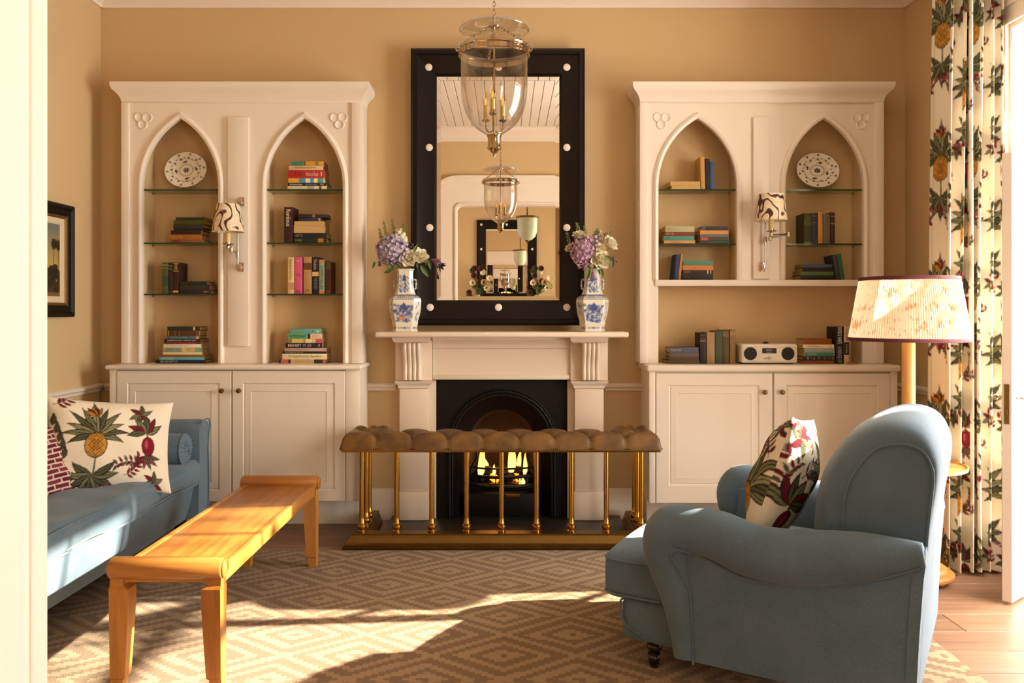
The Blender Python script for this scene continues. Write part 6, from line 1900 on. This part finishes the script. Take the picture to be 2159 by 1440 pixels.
# outside back panel and lower side fill
bl(MB().rects([(-(u0 + .0) * K, -(u0 - .03) * K, -w, w, cz(z)) for (u0, w, z) in ((.408, .449, .141), (.418, .450, .35), (.428, .450, .50), (.432, .44, .54), (.430, .40, .58))]), 'rear_panel', BLUE2, angle=50)
leg = [(.012, .0135), (.016, .018), (.019, .03), (.020, .05), (.017, .056), (.022, .060), (.022, .066), (.016, .070), (.025, .078), (.027, .085), (.024, .093), (.028, .098), (.028, .108)]
for (x, y) in ((.405, .355), (.405, -.355), (-.38, .36), (-.38, -.36)):
    bl(MB().lathe(leg, 18, (x, y, 0)), 'leg', DARKWOOD, angle=40)
# cushion on it
ca = Canvas(.46, .46, 560, CREAM)
for (x, y, k, a0) in ((.30, .40, 1.2, .3), (.20, .36, 1.1, 2.2), (.10, .40, 1.2, .1), (.02, .25, 1.2, .6), (.44, .30, 1.0, 1.8)): sprig(ca, x, y, k, a0, BURG if y > .38 else OLIVED)
star_leaf(ca, .42, .42, 1.0); star_leaf(ca, .22, .06, 1.1); fruit(ca, .12, .16, 1.4, 1)
pineapple(ca, .36, .12, 1.35); ca.soften(1)
cbk = Canvas(.46, .46, 560, CREAM)
for (x, y, k, a0) in ((.36, .27, 1.5, 2.4), (.42, .33, 1.2, .2), (.26, .36, 1.3, .4), (.33, .42, 1.3, -.2), (.44, .20, 1.0, 1.2)): sprig(cbk, x, y, k, a0, BURG if y > .3 else OLIVED)
star_leaf(cbk, .40, .40, 1.1); pineapple(cbk, .12, .2, 1.4); fruit(cbk, .37, .09, 1.6, 1); cbk.soften(1)
R0 = Matrix.Rotation(AR, 4, 'Z')
MP = R0 @ Matrix.Rotation(math.radians(90), 4, 'Z') @ Matrix.Rotation(math.radians(90 - 17), 4, 'X') @ Matrix.Rotation(math.radians(8), 4, 'Z')
pcen = Matrix.Translation((1.043, 2.99, 0)) @ R0 @ Vector((.035, .06, .655))
pillow('scatter_cushion', 'cream pineapple cushion propped on the blue armchair', tuple(pcen), MP, .46, .46, .20, ca, cbk, seed=9, puff=.55, cc=.045)
# ------------------------------------------------------------------ floor lamp with tray table
fx, fy = 1.887, 3.90
fl_ = thing('floor_lamp', 'beech floor lamp with pleated cream shade and small round tray', 'lamp', (fx, fy, 0))
MB().lathe([(.02, .0215), (.185, .0215), (.193, .03), (.193, .042), (.180, .052), (.165, .054), (.160, .066), (.145, .076), (.08, .082), (.05, .10), (.036, .125), (.033, .16)], 48, (fx, fy, 0)).build('base', LAMPWOOD, fl_)
for k in range(4):
    a = k * PI / 2 + .6
    MB().sphere((fx + .15 * math.cos(a), fy + .15 * math.sin(a), .0115), .0115, 12, 8, sq=(1.6, 1.6, 1)).build('bun_foot', LAMPWOOD, fl_)
MB().lathe([(.031, .15), (.031, .50), (.030, .56), (.0295, 1.10), (.026, 1.13), (.012, 1.15), (.009, 1.34)], 24, (fx, fy, 0)).build('pole', LAMPWOOD, fl_)
zt_ = ZP(980, fy)
MB().lathe([(.03, zt_ - .03), (.06, zt_ - .016), (.235, zt_ - .012), (.248, zt_ - .006), (.25, zt_ + .008), (.243, zt_ + .009), (.238, zt_), (.03, zt_ - .001)], 56, (fx, fy, 0)).build('tray', LAMPWOOD, fl_)
z0_, z1_ = ZP(715, fy), ZP(588, fy); r0, r1 = .263, .214
NPL = 150
cvs = Canvas(4.0, 1.0, 300, 'f2e6cc')
rr = random.Random(5)
for i in range(520):
    x = rr.uniform(0, 4); row_ = rr.choice([.12, .3, .5, .7, .86]); y = row_ + rr.uniform(-.05, .05)
    cvs.line([(x, y), (x + rr.uniform(-.012, .012), y + rr.uniform(.02, .06))], rr.uniform(.006, .014), rr.choice(['c98a6a', 'd29a5c', 'c07a64', 'cfa07c']), .8)
for i in range(44):
    x = rr.uniform(0, 4); y = rr.choice([.25, .52, .78]) + rr.uniform(-.05, .05)
    for k in range(7): cvs.ell(x + rr.uniform(-.05, .05), y + rr.uniform(-.05, .05), .012, .035, rr.choice(['d89a5a', 'dca868', 'cf8a68']), al=.7)
cvs.soften(2)
R_, C_ = 70, NPL * 6
P = np.zeros((R_, C_, 3)); S = np.zeros((R_, C_)); T_ = np.zeros((R_, C_))
for i in range(R_):
    t = i / (R_ - 1)
    th = np.arange(C_) / C_ * 2 * PI
    r = (r0 + (r1 - r0) * t) + .0022 * np.cos(th * NPL)
    P[i, :, 0] = fx + r * np.cos(th); P[i, :, 1] = fy + r * np.sin(th); P[i, :, 2] = z0_ + (z1_ - z0_) * t
    S[i] = (np.arange(C_) / C_ * 4); T_[i] = t * .999
SHADE = printed('pleated_shade_print', rough=.85, spec=.1, trans=.45)
surface('shade', P, cvs.sample(S, T_), SHADE, fl_, wrap=True)
TRIM = paint('burgundy_trim', '5c1f2c', rough=.8)
for (z, r) in ((z0_, r0), (z1_, r1)):
    MB().lathe([(r + .004, z - .008), (r + .0055, z), (r + .004, z + .008), (r - .004, z + .008), (r - .004, z - .008), (r + .004, z - .008)], 72, (fx, fy, 0), caps=False).build('shade_trim', TRIM, fl_)
for k in range(3):
    a = k * 2 * PI / 3 + .3
    MB().tube([(fx, fy, z1_ - .012), (fx + (r1 - .003) * math.cos(a), fy + (r1 - .003) * math.sin(a), z1_ - .004)], .002, 6).build('shade_spoke', BRASSD, fl_)
MB().lathe([(.013, 1.16), (.022, 1.2), (.030, 1.24), (.028, 1.27), (.012, 1.30)], 20, (fx, fy + .0, 0)).build('bulb', paint('opal_bulb', 'f2e8d8', rough=.3), fl_)

# ------------------------------------------------------------------ curtain: gathered printed cloth
def curtain():
    root = thing('curtain', 'cream curtain printed with pineapples and red fruit beside the french door', 'curtain', (2.2, 4.0, 0))
    key = [(2.352, 4.36), (2.29, 4.33), (2.24, 4.22), (2.17, 4.20), (2.13, 4.11), (2.075, 4.09)]
    nf = 6
    for k in range(nf * 8 + 1):
        t = k / (nf * 8); ph = 2 * PI * nf * t
        key.append((2.075 + .285 * t - .011 * math.sin(2 * ph), 3.995 - .045 * t + .052 * math.cos(ph) * (1 + .25 * math.sin(3.1 * t + 1))))
    pt = np.array(smooth_path(key, 4))
    seg_ = np.r_[0, np.cumsum(np.hypot(*np.diff(pt, axis=0).T))]
    Wc = seg_[-1]; C_ = 420
    s_ = np.linspace(0, Wc, C_)
    x = np.interp(s_, seg_, pt[:, 0]); y = np.interp(s_, seg_, pt[:, 1])
    Hc = 2.93; z0 = .022; R_ = 700
    cv = toile(Wc, Hc, 330, .12, .32, .40, .64)
    cm = np.array([x.mean(), y.mean()])
    P = np.zeros((R_, C_, 3)); S = np.zeros((R_, C_)); T_ = np.zeros((R_, C_))
    for i in range(R_):
        t = i / (R_ - 1); z = z0 + Hc * t
        k = 1.0 - .10 * t + .03 * math.sin(3 * t)
        sway = .012 * np.sin(2.2 * t + s_ * 7) + .006 * np.sin(5 * t + 11 * s_)
        P[i, :, 0] = 2.375 + (x - 2.375) * k + sway * (t < .98)
        P[i, :, 1] = cm[1] + (y - cm[1]) * (1.0 - .05 * t) + sway * .7
        P[i, :, 2] = z + .006 * np.sin(s_ * 20) * (t < .003)
        S[i] = s_; T_[i] = min(Hc * t, Hc - .002)
    P[:, :, 0] = np.minimum(P[:, :, 0], XR - .034)
    surface('cloth', P, cv.sample(S, T_), printed('curtain_print', rough=.92, weave=.15, spec=.1, trans=.12), root)
    MB().tube([(2.30, 3.9, z0 + Hc + .015), (2.30, 4.42, z0 + Hc + .015)], .014, 12).build('pole', DARKWOOD, root)
    for k in range(8):
        MB().tube([(2.30 + .022 * math.cos(2 * PI * j / 16), 3.95 + k * .055, z0 + Hc + .010 + .022 * math.sin(2 * PI * j / 16)) for j in range(16)], .003, 6, closed=True).build('ring', BRASSD, root)
    MB().box(2.29, XR - .001, 4.395, 4.415, z0 + Hc + .005, z0 + Hc + .025).build('bracket', DARKWOOD, root, smooth=False)
curtain()

# ------------------------------------------------------------------ picture on the left wall
px_ = XL + .003
y1_, y0_ = 4.636, 3.70; z1_, z0_ = 1.838, 1.223
pic = thing('framed_picture', 'black framed landscape painting with palm trees above the sofa', 'picture', (XL, (y0_ + y1_) / 2, z0_))
def frame_ring(root, name, mat, o, w, prof):
    """mitred frame in the wall plane: o = inset of its outer edge, w = width"""
    oc = [(y0_ + o, z0_ + o), (y1_ - o, z0_ + o), (y1_ - o, z1_ - o), (y0_ + o, z1_ - o)]; i_ = o + w
    ic = [(y0_ + i_, z0_ + i_), (y1_ - i_, z0_ + i_), (y1_ - i_, z1_ - i_), (y0_ + i_, z1_ - i_)]
    for k in range(4):
        rings = []
        for e in (k, (k + 1) % 4):
            rings.append([(px_ + h, oc[e][0] + (ic[e][0] - oc[e][0]) * t, oc[e][1] + (ic[e][1] - oc[e][1]) * t) for (t, h) in prof])
        MB().loft(rings).build(name, mat, root, angle=25)
BLK = paint('black_lacquer_frame', '080404', rough=.4, vary=.2, spec=.25)
GILT = paint('gilt', '8a6430', rough=.4, metal=.8, vary=.3, scale=200, bump=.3, bscale=400)
MATB = paint('cream_slip', 'd8c2a0', rough=.8)
frame_ring(pic, 'frame_rail', BLK, 0, .062, [(0, 0), (0, .026), (.15, .034), (.35, .034), (.5, .024), (.9, .022), (1, .016), (1, 0)])
frame_ring(pic, 'gilt_slip', GILT, .0622, .016, [(0, 0), (0, .018), (.4, .02), (1, .012), (1, 0)])
frame_ring(pic, 'linen_slip', MATB, .0784, .034, [(0, 0), (0, .012), (.8, .010), (1, .006), (1, 0)])
o_ = .1126
ya, yb, za, zb2 = y0_ + o_, y1_ - o_, z0_ + o_, z1_ - o_
cw, ch = yb - ya, zb2 - za
cp = Canvas(cw, ch, 500, '8c8464')
H_, W_ = cp.a.shape[:2]
for j in range(H_):
    t = j / H_
    cp.a[j] = np.array(lin('b89a54')) * (1 - min(1, max(0, (t - .45) / .5))) + np.array(lin('6f7566')) * min(1, max(0, (t - .45) / .5))
rp_ = random.Random(4)
cp.poly([(0, 0), (cw, 0), (cw, ch * .2), (0, ch * .22)], '4c3418')
cp.poly([(0, 0), (cw, 0), (cw, ch * .05), (0, ch * .06)], '7a5834')
for i in range(260):
    x = rp_.uniform(0, cw); hmax = .38 + .14 * math.sin(x * 9) + (.08 if x > cw - .2 else 0)
    cp.ell(x, rp_.uniform(.08, hmax) * ch, rp_.uniform(.012, .03), rp_.uniform(.01, .025), rp_.choice(['241a0c', '2e220e', '1c140a', '3a2a12']))
for (x, h_) in ((cw - .062, .72), (cw - .018, .71), (cw - .30, .6), (cw - .5, .66)):
    cp.line([(x, ch * .3), (x + .004, ch * h_)], .004, '2c2010')
    for k in range(13): cp.leaf(x + .004, ch * h_, k * .49, .034, .009, '26200f', out='1c160a', vein=False)
cp.soften(1)
R_, C_ = int(ch / .0022), int(cw / .0026)
T_, S = np.meshgrid(np.linspace(0, ch, R_), np.linspace(0, cw, C_), indexing='ij')
P = np.stack([np.full_like(S, px_ + .006), ya + S, za + T_], -1)
surface('canvas', P, cp.sample(S, T_), printed('oil_paint', rough=.45, spec=.4), pic, smooth=False)
MB().box(px_ - .001, px_ + .004, y0_ + .01, y1_ - .01, z0_ + .01, z1_ - .01).build('backing', MATB, pic, smooth=False)
# ------------------------------------------------------------------ garden outside the french doors: hedge added to block the low sun, tree that dapples it
LEAFG = paint('garden_leaf', '5d7034', rough=.6, vary=.25)
def foliage(name, label, cat, base, blobs, n, leaf=.07, trunk=None, seed=1):
    root = thing(name, label, cat, base)
    rr = np.random.default_rng(seed)
    V = []; Fc = []
    for (cx_, cy_, cz_, rx, ry, rz, k) in blobs:
        m = int(n * k)
        d_ = rr.normal(size=(m, 3)); d_ /= np.linalg.norm(d_, axis=1)[:, None]
        rad = rr.uniform(.35, 1, (m, 1)) ** .5
        c = np.array([cx_, cy_, cz_]) + d_ * rad * np.array([rx, ry, rz])
        for p in c:
            a = rr.normal(size=3); a /= np.linalg.norm(a); b2 = np.cross(a, rr.normal(size=3)); b2 /= np.linalg.norm(b2)
            o = len(V); L = leaf * rr.uniform(.6, 1.3)
            V += [tuple(p - a * L), tuple(p + b2 * L * .45), tuple(p + a * L), tuple(p - b2 * L * .45)]; Fc.append((o, o + 1, o + 2, o + 3))
    q = MB(); q.v = V; q.f = Fc
    q.build('foliage', LEAFG, root, smooth=False, recalc=False, kind='stuff')
    if trunk: MB().tube(trunk[0], trunk[1], 10).build('trunk', paint('bark', '5a4634', rough=.9), root)
    return root
hb = []
rh = random.Random(2)
for i in range(13):
    y = -2.2 + i * .5; top = 3.38 if y < 3.3 else (3.2 if y < 3.75 else 2.3)
    for z in (.4, 1.2, 2.0):
        hb.append((6.0, y, z, .35, .42, .6, .55))
    hb.append((6.0, y, top - .55 + rh.uniform(-.05, .05), .35, .42, .6, 1.5))
foliage('added_sun_hedge', 'tall clipped green hedge added outside beyond the terrace to block low sun', 'hedge', (6, 1, -.12), hb, 420, .13, seed=3)  # added out of view, height set to keep sun off the armchair
foliage('garden_tree', 'sparse leafy garden tree outside behind the hedge', 'tree', (7.4, 2.6, -.12), [(7.2, 3.0, 5.5, .5, .5, .4, .5), (7.2, 4.0, 4.6, .5, .5, .5, .45), (7.3, 3.6, 5.4, .6, .7, .4, .8), (7.4, 2.4, 5.3, .7, .8, .6, 1)], 110, .10,
        ([(7.4, 2.6, -.12), (7.4, 2.7, 2), (7.3, 3.0, 4.0), (7.25, 3.5, 5.2)], [.12, .09, .06, .03]), seed=8)
